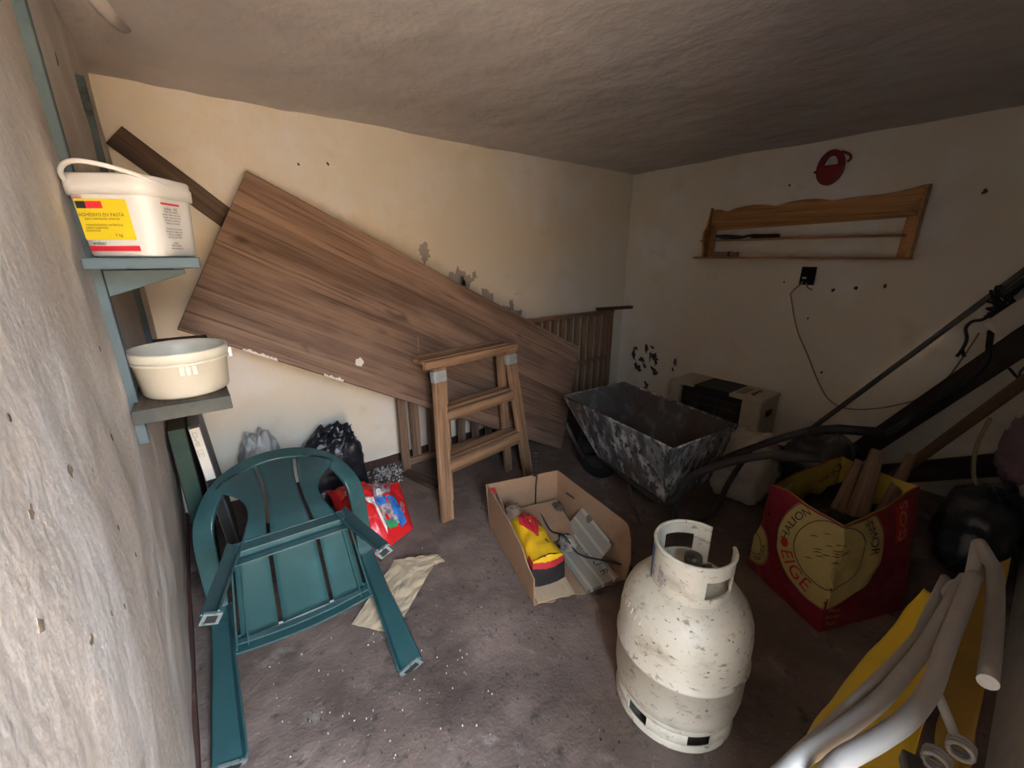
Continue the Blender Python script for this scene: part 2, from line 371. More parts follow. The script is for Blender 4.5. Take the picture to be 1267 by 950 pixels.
for i, (y, z, r, rz) in enumerate(((2.44, .46, .018, .05), (2.30, .54, .022, .035), (2.385, .34, .04, .04), (2.34, .43, .03, .025), (2.20, .46, .035, .045), (2.19, .34, .04, .03), (2.26, .17, .022, .04), (2.25, .48, .012, .05), (2.42, .53, .02, .012), (2.30, .37, .02, .02), (1.985, .47, .012, .03), (2.0, .40, .008, .02), (2.24, .57, .02, .012))):
    patch('scuff_mark', ((XR-.009, y, z), (0, -r, 0), (0, .3*r, rz)), scuff_m, wall_right, 16, i+20, .6)
for i, (y, z, r) in enumerate(((1.30, 1.86, .008), (.36, 1.72, .012), (.92, 1.18, .008), (.80, 1.20, .009), (.66, 1.22, .009), (1.22, 1.22, .006), (.88, .62, .007), (1.03, .98, .006))):
    patch('chip_mark', ((XR-.008, y, z), (0, -r, 0), (0, 0, r*1.3)), scuff_m, wall_right, 9, i+40, .5)
for i, (x, z, r) in enumerate(((.60, 1.86, .006), (.75, 1.88, .006), (1.228, 1.30, .008))):
    patch('chip_mark', ((x, YB-.008, z), (r, 0, 0), (0, 0, r*1.4)), scuff_m, wall_back, 9, i+50, .5)
for i, (y, z, r) in enumerate(((.499, 1.271, .0035), (.536, 1.265, .003), (.948, 1.099, .006), (.792, 1.003, .005), (1.617, 1.853, .012), (1.071, 1.234, .004), (1.028, .711, .007), (.62, .98, .003), (.70, .93, .003), (.88, .90, .004), (.75, 1.12, .003))):
    patch('chip_mark', ((left_skin(y, z), y, z), (0, r*.8, 0), (0, 0, r*1.2)), scuff_m, wall_left, 9, i+60, .5, .0006)
for i, (y, z, r) in enumerate(((.648, 1.165, .011), (.444, 1.112, .009), (.505, 1.185, .008), (.53, 1.02, .008))):
    patch('bare_patch', ((left_skin(y, z), y, z), (0, r*.8, 0), (0, 0, r*.7)), surf('brown_chip', (.20, .15, .11), [((.3, .25, .2), 90, .5, .6)], .9), wall_left, 11, i+80, .5, .0006)

rf = random.Random(5)
for i in range(34):      # curled flakes of loose paint
    fx, fz = rf.gauss(2.05, .22), rf.gauss(1.17, .09)
    if not 1.55 < fx < 2.75 or fz < 1.0: continue
    w_, h_, tilt = rf.uniform(.012, .045), rf.uniform(.008, .028), rf.uniform(.3, .9)
    b = B(); b.grid(lambda u, v: (fx+w_*(u-.5)+.006*nz((u*3, v*3, i)), YB-.006-.5*h_*tilt*(v**2), fz-h_*v+.005*nz((u*4, i, v))), 4, 3, .0008)
    b.obj('paint_flake', plaster_back, wall_back)

# ------------------------------------------------------------------ blue shelf on the left wall
WX = -.139
t = thing('wall_shelf', (WX, 1.6, 1.0), 'blue grey painted wall shelf with two boards on vertical rails', 'shelf')
for y, z0, z1 in ((1.222, .985, 2.085), (2.03, .99, 1.935)):
    bar('rail', (WX+.004, y, z0), (WX+.004, y, z1), .027, .020, blue_m, t, (0, 1, 0), .002)
for y, z in ((1.222, 1.367), (2.03, 1.367), (2.03, 1.05)):
    b = B(); x0, x1 = WX+.015, WX+.150
    b.prism([(x0, y-.012, z-.050), (x1, y-.012, z-.006), (x1, y-.012, z+.004), (x0, y-.012, z+.004)], (0, .024, 0)); b.obj('bracket', blue_m, t, bevel=.002)
bar('shelf_board', (WX+.090, 1.075, 1.386), (WX+.090, 2.16, 1.386), .172, .021, blue_m, t, (1, 0, 0), .003)
bar('shelf_board', (WX+.093, 1.15, 1.070), (WX+.093, 2.14, 1.070), .178, .030, wood_grey, t, (1, 0, 0), .003)
bar('front_lip', (WX+.004, 1.143, 1.069), (WX+.182, 1.143, 1.069), .032, .012, surf('grey_weathered_paint', (.045, .05, .045), [((.075, .075, .06), 12, .5, .7), ((.06, .05, .04), 20, .6, .7)], .8), t, (0, 0, 1), .002)

# white tub with handle
BX, BY, BZ = -.044, 1.160, 1.398; ROT = math.radians(57)
t = thing('plastic_tub', (BX, BY, BZ), 'white plastic tub with yellow and red label and carrying handle', 'tub')
prof = [(0, 0), (.064, 0), (.0665, .004), (.0725, .112), (.0725, .116)]
b = B(); b.lathe(prof, 64, (BX, BY, BZ), power=5, rot=ROT); b.obj('body', white_pl, t, smooth=True)
b = B(); b.lathe([(.0725, .108), (.0795, .108), (.0805, .128), (.0785, .132), (.0785, .140), (.0765, .143), (.072, .141), (.071, .128), (0, .128)], 64, (BX, BY, BZ), power=4, rot=ROT)
b.obj('lid', white_pl, t, smooth=True)
def tubf(face, off=.0012):
    """flat face of the tub: x across, y up (metres)"""
    a = ROT+face
    def fn(x, y):
        r = .0665+.006*(y/.11)+off
        return V((BX+math.cos(a)*r-math.sin(a)*x, BY+math.sin(a)*r+math.cos(a)*x, BZ+y))
    return fn
FL, FR = math.radians(180), math.radians(270)
def rect(bm, fn, x0, y0, x1, y1, n=6):
    bm.grid(lambda u, v: fn(x0+(x1-x0)*u, y0+(y1-y0)*v), n, 1)
L = tubf(FL); L2 = tubf(FL, .0020); R_ = tubf(FR, .0014)
b = B(); rect(b, L, -.052, .030, .036, .100); b.obj('yellow_label', yellow_m, t)
for nm, fn_, q in (('red_stripe', L, (-.050, .010, .038, .019)), ('red_block', L2, (-.034, .084, -.006, .096)), ('label_bar', R_, (-.040, .0955, .012, .0990))):
    b = B(); rect(b, fn_, *q); b.obj(nm, red_m, t)
b = B(); put_text(b, 'weber', lambda x, y: L2(x-.043, y+.103), .0062); b.obj('brand_print', red_m, t)
b = B(); rect(b, L2, -.050, .084, -.034, .096); b.obj('black_block', letter_m, t)
for tx, x, y, sz in (('ADHESIVO EN PASTA', -.012, .073, .0082), ('para colocación interior', -.012, .0665, .0062), ('revestimientos cerámicos', -.012, .056, .0062), ('sobre soportes', -.026, .051, .0062), ('interiores', -.034, .046, .0062), ('5 kg', .008, .038, .0075), ('weber', -.030, .024, .0095)):
    b = B(); put_text(b, tx, lambda px, py: L2(px+x, py+y), sz); b.obj('text_line', letter_m, t)
for k, tx in enumerate(('weber  HD', 'Modo de empleo:', 'aplicar sobre una base', 'limpia y seca con llana', 'dentada y presionar', 'hasta su contacto', '', 'Conservar el envase', 'cerrado en lugar seco', 'y fresco, protegido', 'del sol y del hielo', '', 'weber', 'Saint-Gobain', 'www.weber.es')):
    if tx: b = B(); put_text(b, tx, lambda px, py: R_(px-.014, py+.0885-.0052*k), .0082 if k == 0 else .0056); b.obj('text_line', letter_m, t)
b = B(); hp = smooth_path([(BX-.085, BY-.004, BZ+.118), (BX-.086, BY-.06, BZ+.142), (BX-.060, BY-.098, BZ+.154), (BX-.008, BY-.100, BZ+.147), (BX+.04, BY-.075, BZ+.132), (BX+.083, BY-.010, BZ+.118)], 8)
b.tube(hp, .0042, 8); b.obj('handle', white_pl, t, smooth=True)

# cream basin on the lower board
CX, CY, CZ = -.034, 1.262, 1.0855
t = thing('plastic_basin', (CX, CY, CZ), 'round cream plastic basin on the lower blue wall shelf', 'basin')
b = B(); b.lathe([(0, 0), (.080, 0), (.086, .006), (.093, .084), (.097, .086), (.098, .104), (.096, .107), (.0925, .106), (.090, .090), (.083, .008), (0, .006)], 56, (CX, CY, CZ), sx=1.0, sy=1.12); b.obj('bowl', cream_pl, t, smooth=True)
b = B(); b.lathe([(.093, .076), (.0962, .077), (.0962, .083), (.093, .0835)], 56, (CX, CY, CZ), sx=1.0, sy=1.12); b.obj('rim_band', cream_pl, t, smooth=True)
for dx in (-.012, 0, .012):
    b = B(); b.box((CX+dx-.0045+.01, CY-.1035, CZ+.055), (CX+dx+.0045+.01, CY-.0990, CZ+.076)); b.obj('latch_rib', cream_pl, t, bevel=.001)
for s in (-1, 1):
    b = B(); b.box((CX+s*.099-.004, CY-.012, CZ+.070), (CX+s*.099+.004, CY+.012, CZ+.094)); b.obj('handle_lug', white_pl, t, bevel=.001)

# ------------------------------------------------------------------ back wall: plank, big board, cot sides
o = bar('wooden_plank', (-.112, 2.588, 1.885), (1.93, 2.588, .045), .098, .022, wood_dark, None, (0, 0, 1), .003)
tag(o, 'long dark plank leaning against the back wall behind the big board', 'plank')
D_, B_, A_, C_ = V((2.028, 2.02, .004)), V((-.052, 2.30, 1.095)), V((.332, 2.530, 1.785)), V((2.423, 2.253, .690))
x = (B_-D_); y = (C_-D_)
ln = x.length; x.normalize(); y = (y-x*y.dot(x)).normalized(); wd = .83
t = thing('wooden_board', D_, 'large brown wooden board leaning askew across the back wall', 'board')
o = bar('board_panel', D_+y*wd/2, D_+y*wd/2+x*ln, wd, .026, wood_board, t, y, .003)
nrm = x.cross(y).normalized(); nrm = -nrm if nrm.y > 0 else nrm
def onboard(a, c, off=.0135): return D_+x*a+y*c+nrm*off
b = B(); ch = []
for k in range(14):
    th = 2*math.pi*k/14; r = .022*(1+.5*nz((math.cos(th)*2, math.sin(th)*2, 3))); ch.append(onboard(ln-.77+r*math.cos(th), .125+r*math.sin(th), .0125))
b.prism(ch, nrm*.0015); b.obj('paint_chip', white_m, t)
for a, c, l in ((ln-.25, .004, .13), (ln-.62, .004, .10), (ln-.36, .004, .04)):
    b = B(); b.grid(lambda u, v: onboard(a-l*u, -.004+.014*v*(.4+abs(nz((u*7, a, 0)))*1.6), .0138), 16, 1, .001); b.obj('chipped_edge', white_m, t)
b = B(); b.grid(lambda u, v: onboard(ln-1.08+.03*u+.002*v, .30+.085*u, .0136)+V((0, 0, .003*v)), 8, 1, .0004); b.obj('scratch', kraft_m, t)

def slatted(name, x0, x1, yy, z0, z1, nslat, sw, mat, label, post=.05, mid=None, lean=0.0, rails=((0, .05), (-.05, 0))):
    t = thing(name, ((x0+x1)/2, yy, z0), label, 'cot side', 'slatted wooden cot sides')
    def P(x, z, dy=0): return V((x, yy+dy+lean*(z-z0), z))
    bar('post', P(x0+post/2, z0), P(x0+post/2, z1), post, .030, mat, t, (1, 0, 0))
    bar('post', P(x1-post/2, z0), P(x1-post/2, z1), post, .030, mat, t, (1, 0, 0))
    bar('top_rail', P(x0-.01, z1+.016), P(x1+.005, z1+.016), .034, .036, mat, t, (0, 0, 1))
    bar('bottom_rail', P(x0+post, z0+.055), P(x1-post, z0+.055), .05, .026, mat, t, (0, 0, 1))
    if mid: bar('middle_rail', P(x0+post, mid, -.012), P(x1-post, mid, -.012), .026, .014, mat, t, (0, 0, 1))
    for k in range(nslat):
        xx = x0+post+(x1-x0-2*post)*(k+.5)/nslat
        bar('slat', P(xx, z0+.08, .005), P(xx, z1, .005), sw, .012, mat, t, (1, 0, 0), .002)
    return t
slatted('cot_side', 1.86, 3.16, 2.525, .005, .885, 13, .058, wood_cot, 'slatted brown cot side in the back right corner behind the board', mid=.47)
slatted('cot_side', .955, 2.02, 2.440, .005, .80, 8, .062, wood_cot2, 'slatted weathered cot side under the big board behind the stepladder', post=.055)
o = bar('wooden_batten', (2.93, 2.515, .935), (3.38, 2.485, .925), .05, .026, wood_dark, None, (0, 1, 0)); tag(o, 'short dark batten lying on top of the corner cot side', 'batten')
o = bar('wooden_block', (.955, 2.395, .014), (1.045, 2.10, .014), .075, .024, wood_dark, None, (1, .3, 0), .006); tag(o, 'short dark board lying on the floor beside the stepladder', 'board')

# ------------------------------------------------------------------ stepladder
LB, RB = V((.925, 1.775, 0)), V((1.585, 1.865, 0)); bu = (RB-LB).normalized(); bk = V((-bu.y, bu.x, 0)); W = (RB-LB).length
t = thing('stepladder', (LB+RB)/2, 'old folded wooden stepladder standing in front of the big board', 'stepladder')
def LP(u, z, d=0, s=.13): return LB+bu*u+V((0, 0, z))+bk*(s*z+d)
tl, tr = .068, W-.068
bar('stile', LP(0, 0), LP(tl, .84), .072, .030, wood_lad, t, bu)
bar('stile', LP(W, 0), LP(tr, .84), .072, .030, wood_lad, t, bu)
def frame_u(z): return tl*z/.84
for zz, hh in ((.575, .058), (.295, .075)):
    u0 = frame_u(zz)
    bar('tread', LP(u0+.03, zz, -.004), LP(W-u0-.03, zz, -.004), hh, .026, wood_lad, t, (0, 0, 1))
    bar('tread', LP(u0+.03, zz+.030, .05), LP(W-u0-.03, zz+.030, .05), .070, .020, wood_lad, t, bk)
bar('top_step', LP(tl-.085, .862, -.005), LP(tr+.055, .862, -.005), .046, .034, wood_lad, t, (0, 0, 1))
bar('top_step', LP(tl-.09, .880, .050), LP(tr+.02, .880, .050), .075, .020, wood_lad, t, bk)
bar('top_step', LP(tl-.06, .872, .105), LP(tr+.03, .872, .105), .046, .026, wood_lad, t, (0, 0, 1))
for s_, ub, ut in ((-1, .115, .12), (1, W-.055, W-.105)):
    bar('rear_leg', LP(ub, .012, .135, .02), LP(ut, .83, .07, .10), .052, .026, wood_lad, t, bu)
for zz in (.56, .30):
    bar('rear_rung', LP(.13, zz, .135, .05), LP(W-.085, zz, .135, .05), .040, .020, wood_lad, t, (0, 0, 1))
tape = surf('grey_tape', (.27, .29, .29), [((.4, .42, .42), 25, .5, .7), ((.12, .11, .1), 20, .62, .7)], .5)
for uu in (frame_u(.79), W-frame_u(.79)):
    o = bar('tape_band', LP(uu-.002*0, .765), LP(uu, .825), .079, .038, tape, t, bu, .004)

# ------------------------------------------------------------------ green armchair lying on its front
Rm = Matrix(((.998, .007, .069), (-.069, .025, .997), (.005, -1.0, .025)))
t = thing('garden_chair', (.125, 1.10, .256), 'dark green plastic garden armchair tipped over onto its front', 'chair', R=Rm)
def hoop(s):
    return [(s*.272, .241, .0), (s*.276, .222, .20), (s*.278, .205, .40), (s*.279, .185, .55), (s*.280, .150, .598), (s*.281, .06, .612), (s*.279, -.06, .617), (s*.272, -.15, .632), (s*.252, -.20, .675), (s*.215, -.238, .745), (s*.155, -.262, .808), (s*.08, -.276, .845), (0, -.280, .856)]
pth = hoop(1)+hoop(-1)[::-1][1:]
wdr = []
for i in range(len(hoop(1))):
    wdr.append([(.9, -.45, 0), (.9, -.45, 0), (.92, -.4, 0), (.95, -.2, .2), (1, 0, .1), (1, 0, .05), (1, 0, .1), (1, 0, .35), (.9, 0, .5), (.75, -.1, .75), (.5, -.15, .9), (.25, -.2, 1), (0, -.2, 1)][i])
wdr = wdr+[(-a, b_, c_) for a, b_, c_ in wdr[:-1][::-1]]
wdr = [V(w) if i < 13 else -V((w[0], w[1], w[2])) if False else V(w) for i, w in enumerate(wdr)]
# keep the width vector on one side while sweeping
sp = smooth_path(pth, 5); sw_ = smooth_path(wdr, 5)
widths = []
for i in range(len(sp)):
    z = sp[i].z; widths.append(.060+.022*max(0, 1-z/.35) if z < .5 else .066)
b = B(); b.strip(sp, sw_, widths, .018)
# flange turned inward along the band
b.obj('frame', green_pl, t, smooth=False, bevel=.004)
def flange(s):
    p = smooth_path(hoop(s), 5); w = smooth_path(wdr[:13], 5); out = []
    q = []
    for i, a in enumerate(p):
        if a.z > .58: break
        tt = (p[i+1]-p[i]).normalized(); ww = V((w[i].x*s, w[i].y, w[i].z)); ww = (ww-tt*ww.dot(tt)).normalized(); n_ = tt.cross(ww)*s
        q.append((a-ww*widths[i]*.45-n_*.018*(1)))
    return q
for s in (1, -1):
    q = flange(s); b = B(); b.strip(q, [V((.45*s, .9, 0))]*len(q), .042, .006); b.obj('leg_flange', green_pl, t, bevel=.002)
def back_y(z): return -.195-.028*min(1, max(0, (z-.36)/.08))-.055*max(0, (z-.42)/.44)
def ztop(xx): return .615+.222*math.sqrt(max(0, 1-(xx/.245)**2))
def outer(v): return .160-.045*math.sin(min(1, v*1.25)*math.pi)+.055*v**2.2
for k in (-1, 0, 1):
    def fn(u, v, k=k):
        o_ = outer(v); g = .072+.004*v-.014*math.sin(v*math.pi)
        if k == 0: a, c = -g+.006, g-.006
        elif k > 0: a, c = g+.006, o_
        else: a, c = -o_, -g-.006
        xx = a+(c-a)*u; zz = .372+(ztop(xx)-.372)*v
        return (xx, back_y(zz)-.012*(xx/.2)**2*0+.010*(1-(xx/.2)**2)*0, zz)
    b = B(); b.grid(fn, 8, 18, .006); b.obj('back_slat', green_pl, t, smooth=True)
# seat with slots, curled rear bend, front rim
def seat_z(yy): return .386+.010*((yy-.02)/.2)**2
b = B()
for a, c in ((-.178, -.080), (-.068, .068), (.080, .178)):
    b.grid(lambda u, v, a=a, c=c: (lambda yy: ((a+(c-a)*u)*(1+.22*(yy+.19)/.38), yy, seat_z(yy)))(-.15+.335*v), 6, 10, .005)
b.grid(lambda u, v: (lambda xx, yy: (xx*(1+.22*(yy+.19)/.38), yy, seat_z(yy)-.004*(1-v)))(-.178+.356*u, -.208+.062*v), 14, 5, .005)
b.obj('seat', green_pl, t, smooth=True)
def rib(name, p0, p1, h, th=.005, bow=(0, 0, 0), n=10):
    b = B(); p0, p1 = V(p0), V(p1)
    b.strip([p0.lerp(p1, i/n)+V(bow)*math.sin(math.pi*i/n) for i in range(n+1)], [(0, 0, 1)]*(n+1), h, th)
    return b.obj(name, green_pl, t, bevel=.0015)
rib('rear_rib', (-.176, -.205, .362), (.176, -.205, .362), .046)
rib('cross_rib', (-.176, -.150, .366), (.176, -.150, .366), .030)
for s in (-1, 1):
    rib('side_rib', (s*.162, -.150, .372), (s*.196, .185, .366), .036)
    rib('edge_rib', (s*.182, -.205, .372), (s*.232, .195, .370), .046, .006)
rib('front_apron', (-.236, .190, .366), (.236, .190, .366), .060, .008, (0, .022, 0), 16)
rib('front_lip', (-.232, .165, .362), (.232, .165, .362), .024, .006, (0, .020, 0), 16)
b = B(); b.grid(lambda u, v: (-.236+.472*u, .160+.034*v+.022*math.sin(math.pi*u), .395-.004*v), 16, 2, .006); b.obj('front_rim', green_pl, t, smooth=True)
for s in (-1, 1):
    q = [V((s*.172, -.196, .40)), V((s*.196, -.232, .22)), V((s*.224, -.283, 0))]
    q = smooth_path(q, 5)
    b = B(); b.strip(q, [V((s*.75, -.6, 0))]*len(q), [.050-.012*i/(len(q)-1) for i in range(len(q))], .007)
    b.strip([p+V((-s*.018, .004, 0)) for p in q], [V((s*.5, .85, 0))]*len(q), [.040-.010*i/(len(q)-1) for i in range(len(q))], .007)
    lg = b.obj('rear_leg', green_pl, t, bevel=.002)
    e = q[-1]+V((-s*.006, .006, .001))
    b = B(); b.obox(e, (.019, -.008*s, 0), (.008*s, .014, 0), (0, 0, .004)); b.obj('worn_foot', greyedge_m, lg)
    b = B(); b.obox(e-V((0, 0, .0045)), (.011, -.005*s, 0), (.005*s, .008, 0), (0, 0, .001)); b.obj('foot_hollow_shade', dark_m, lg)  # dark slab painted in for shade inside the hollow foot
    e = V((s*.268, .246, .001))
    b = B(); b.obox(e, (.034, -.014*s, 0), (.010*s, .016, 0), (0, 0, .004)); fr_ = b.obj('worn_foot', greyedge_m, t)
    b = B(); b.obox(e-V((0, 0, .0045)), (.022, -.009*s, 0), (.006*s, .009, 0), (0, 0, .001)); b.obj('foot_hollow_shade', dark_m, fr_)  # front foot: its inner shade is a black slab too

# ------------------------------------------------------------------ flat cases leaning on the left wall
def case(name, xt, xb, th, z1, y0, y1, mats, label):
    t = thing(name, ((xt+xb)/2, (y0+y1)/2, 0), label, 'flat case')
    dirv = V((xb-xt, 0, -z1)).normalized(); side = V((-dirv.z, 0, dirv.x)); side = side if side.x > 0 else -side
    top = V((xt, 0, z1)); bot = top+dirv*((z1-.012)/abs(dirv.z))
    def c(p, yy): return V((p.x, yy, p.z))
    b = B(); a0, a1 = top, bot; s2 = side*th
    b.hexa([c(a1, y0), c(a1+s2, y0), c(a1+s2, y1), c(a1, y1), c(a0, y0), c(a0+s2, y0), c(a0+s2, y1), c(a0, y1)])
    b.obj('body', mats[0], t, bevel=.006)
    b = B(); e = .003
    b.hexa([c(a1+side*.004, y0-e), c(a1+s2-side*.004, y0-e), c(a1+s2-side*.004, y0), c(a1+side*.004, y0), c(a0+side*.004, y0-e), c(a0+s2-side*.004, y0-e), c(a0+s2-side*.004, y0), c(a0+side*.004, y0)])
    b.obj('edge_strip', mats[1], t)
    return t, (lambda k, l, off: c(top+dirv*k+side*l, y0-off))
gm = surf('dark_green_coating', (.020, .055, .042), [((.05, .09, .07), 10, .55, .75)], .6)
case('folded_case', -.154, -.150, .060, .738, 2.02, 2.50, (surf('dark_brown_case', (.03, .022, .018), rough=.6), gm), 'dark green edged flat case leaning against the left wall')
t, cf = case('folded_case', -.088, -.040, .042, .745, 2.01, 2.52, (surf('grey_brown_case', (.12, .12, .12), [((.06, .05, .045), 5, .5, .7)], .6), surf('black_case_edge', (.02, .018, .016), rough=.6)), 'grey flat case with white sticker leaning beside the green case')
b = B(); b.hexa([cf(.012, .003, .004), cf(.012, .037, .004), cf(.25, .037, .004), cf(.25, .003, .004), cf(.012, .003, .0055), cf(.012, .037, .0055), cf(.25, .037, .0055), cf(.25, .003, .0055)])
st = b.obj('white_sticker', surf('sticker_paper', (.74, .70, .62), [((.6, .54, .45), 14, .6, .75)], .7), t)
b = B(); pts = [(.03, .010), (.05, .010), (.05, .022), (.03, .022), (.03, .010)]
b.tube([cf(k, l, .0058) for k, l in smooth_path([(a_, c_, 0) for a_, c_ in pts], 4) for _ in (0,)] if False else [cf(k, l, .0058) for k, l in pts], .0006, 5)
b.tube([cf(k, l, .0058) for k, l in ((.050, .016), (.062, .012), (.075, .020), (.09, .020), (.09, .012), (.075, .012))], .0006, 5)
b.tube([cf(k, l, .0058) for k, l in ((.11, .008), (.14, .008), (.14, .024), (.11, .024), (.11, .008))], .0006, 5)
b.tube([cf(k, l, .0058) for k, l in ((.12, .012), (.13, .020), (.132, .012))], .0006, 5)
b.obj('sticker_drawing', letter_m, st)

# ------------------------------------------------------------------ bags by the back wall
def crumple(c, rad, e, amp, sc, seed, mat, name, label, cat, floorz=.006, nu=64, nv=44, extra=None, smooth=True):
    def fn(d, p):
        q = p*superq(d, e); k = 1+amp*(turb(d, sc, seed)-.5)+amp*.6*abs(nz(d, sc*2.2, seed+2))
        q = q*k
        if extra: q = extra(d, q)
        if c[2]+q.z < floorz: q.z = floorz-c[2]
        return q
    b = blob(c, rad, fn, nu, nv); base = (c[0], c[1], floorz)
    return tag(b.obj(name, mat, base=base, smooth=smooth), label, cat)
def knot(d, q):
    r_ = turb(d, 2.6, 8)-.5; q = q*(1+.10*r_)
    if d.z > .70: q = q+V((.05, -.05, .10))*((d.z-.70)/.3)*(.5+1.1*abs(nz(d, 7, 5)))+V((nz(d, 6, 6), nz(d, 6, 7), nz(d, 6, 8)))*.05*(d.z-.7)/.3
    return q
crumple((.525, 2.430, .165), (.170, .135, .19), 4.5, .16, .9, 3, bin_m, 'rubbish_bag', 'knotted black plastic rubbish bag against the back wall', 'bag', extra=knot, nu=90, nv=60, smooth=True)
crumple((.17, 2.44, .22), (.10, .12, .27), 2.6, .30, 1.5, 9, surf('translucent_white_polythene', (.46, .43, .40), rough=.35, bump=(20, .5, .02)), 'plastic_bag', 'greyish white crumpled plastic bag behind the chair', 'bag')

# red carrier bag
t = thing('carrier_bag', (.52, 2.0, 0), 'red plastic carrier bag with printed picture lying on the floor', 'bag')
RBc = [V((.36, 2.16, .02)), V((.52, 1.69, .02)), V((.735, 1.825, .03)), V((.755, 2.03, .17)), V((.56, 2.30, .19)), V((.34, 2.28, .15))]
def redp(u, v, off=0):
    """top sheet of the bag, u across toward the right, v away from the camera"""
    a = V((.34, 2.02, .015)).lerp(V((.535, 1.685, .015)), u*0)  # left
    P00, P10, P11, P01 = V((.47, 1.70, .012)), V((.735, 1.80, .020)), V((.775, 2.05, .165)), V((.42, 2.20, .17))
    p = P00*(1-u)*(1-v)+P10*u*(1-v)+P11*u*v+P01*(1-u)*v
    k = math.sin(math.pi*min(1, max(0, u)))**.6*math.sin(math.pi*min(1, max(0, v)))**.6
    p = p+V((-.05, -.01, .125))*k+V((0, 0, .055))*(turb((u*1.1+v*.4, v*1.3, 0), 2.0, 4)-.4)*k**.4+V((0, 0, .012))*nz((u*9-v*4, v*3, 0), 1.3, 6)*k**.4
    return p+V((-.2, -.55, .8)).normalized()*off
b = B(); N_ = 40
b.grid(lambda u, v: redp(u, v), N_, N_)
top_n = len(b.v)
b.grid(lambda u, v: (lambda p: V((p.x-.05*math.sin(math.pi*u)*math.sin(math.pi*v), p.y+.03*math.sin(math.pi*u)*math.sin(math.pi*v), max(.006, p.z-.22*abs(math.sin(math.pi*u))**.5*abs(math.sin(math.pi*v))**.5))))(redp(1-u, v)), N_, N_)
red_pl = surf('red_polythene', (.62, .018, .022), rough=.30, bump=(16, .35, .015), spec=.5)
bd = b.obj('bag_body', red_pl, t, smooth=True)
def rq(bm, pts, off=.002, n=6):
    """quad in (u,v) mapped on the bag"""
    (a, c, d, e) = [V((p[0], p[1], 0)) for p in pts]
    bm.grid(lambda u, v: redp(*((a*(1-u)*(1-v)+c*u*(1-v)+d*u*v+e*(1-u)*v)[:2]), off=off), n, n)
b = B(); rq(b, ((.56, .10), (.80, .10), (.88, .86), (.66, .80)), .003); b.obj('printed_picture', skinprint_m, t)
for q_ in (((.80, .06), (.93, .10), (.90, .50), (.78, .46)), ((.60, .34), (.74, .34), (.76, .48), (.62, .48))):
    b = B(); rq(b, q_, .0045); b.obj('blue_print', blueprint_m, t)
b = B(); rq(b, ((.58, .08), (.76, .08), (.77, .15), (.59, .15)), .0046); b.obj('green_print', greenprint_m, t)
b = B(); rq(b, ((.58, .22), (.76, .22), (.77, .29), (.59, .29)), .0046); b.obj('orange_print', orangeprint_m, t)
for q_, of_ in ((((.40, .50), (.58, .30), (.58, .50), (.52, .52)), .0035), (((.66, .50), (.78, .52), (.78, .64), (.68, .64)), .0048), (((.50, .05), (.56, .10), (.60, .50), (.57, .50)), .0035)):
    b = B(); rq(b, q_, of_); b.obj('white_print', white_m, t)
b = B(); put_text(b, 'Clás', lambda px, py: redp(.36+px, .70+py, .004), .17, -.2); b.obj('script_lettering', white_m, t)
b = B(); put_text(b, 'OXO', lambda px, py: redp(.95+px*.6, .36+py, .006), .12, 1.3); b.obj('side_lettering', white_m, t)

# folded kraft paper on the floor
def sheet(u, v):
    P = [V((.285, 1.40, 0)), V((.40, 1.255, 0)), V((.70, 1.50, 0)), V((.565, 1.64, 0))]
    p = P[0]*(1-u)*(1-v)+P[1]*u*(1-v)+P[2]*u*v+P[3]*(1-u)*v
    p.z = .010+.012*abs(nz((u*2, v*2.4, 0), 1.6, 3))+.008*abs(nz((u, v, 0), 7, 6)); return p
b = B(); b.grid(sheet, 26, 34, .002)
t = thing('paper_sheet', (.48, 1.45, 0), 'crumpled brown kraft paper lying on the floor by the chair', 'paper')
b.obj('sheet', kraft_m, t)
def flap(u, v):
    P = [V((.58, 1.50, 0)), V((.74, 1.47, 0)), V((.735, 1.535, 0)), V((.55, 1.625, 0))]
    p = P[0]*(1-u)*(1-v)+P[1]*u*(1-v)+P[2]*u*v+P[3]*(1-u)*v; p.z = .028+.008*abs(nz((u*2, v*3, 1), 2)); return p
b = B(); b.grid(flap, 12, 8, .002); b.obj('folded_flap', kraft_m, t)

# ------------------------------------------------------------------ cardboard box with things in it
TL, TR, FR_, FL_ = V((1.075, 1.585, .008)), V((1.465, 1.465, .008)), V((1.335, .885, .008)), V((.915, 1.03, .008))
t = thing('cardboard_box', (1.2, 1.24, 0), 'open brown cardboard box with its front torn away', 'box')
def wallpanel(p, q, hs, out, name, out2=None):
    """panel on the line p-q; hs: [(k, height)] top outline; out: lean at the top"""
    p, q, out = V(p), V(q), V(out); out2 = V(out2) if out2 else out; b = B(); n = 24
    def hgt(k):
        for (a, ha), (c, hc) in zip(hs, hs[1:]):
            if a <= k <= c: return ha+(hc-ha)*(k-a)/(c-a)
        return hs[-1][1]
    b.grid(lambda u, v: (lambda h: p.lerp(q, u)+V((0, 0, h*v))+out.lerp(out2, u)*(h*v/.25)+V((0, 0, .003*nz((u*20, v, 1))*v)))(hgt(u)), n, 6, .006)
    return b.obj(name, card_m, t)
wallpanel(TL, FL_, [(0, .25), (.55, .235), (.80, .20), (.90, .15), (1, .135)], (-.010, 0, 0), 'side_panel')
wallpanel(FR_, TR, [(0, .10), (.05, .20), (.10, .245), (1, .25)], (.045, -.01, 0), 'side_panel', (.004, .012, 0))
wallpanel(TR, TL, [(0, .25), (1, .25)], (.004, .012, 0), 'end_panel', (-.010, .012, 0))
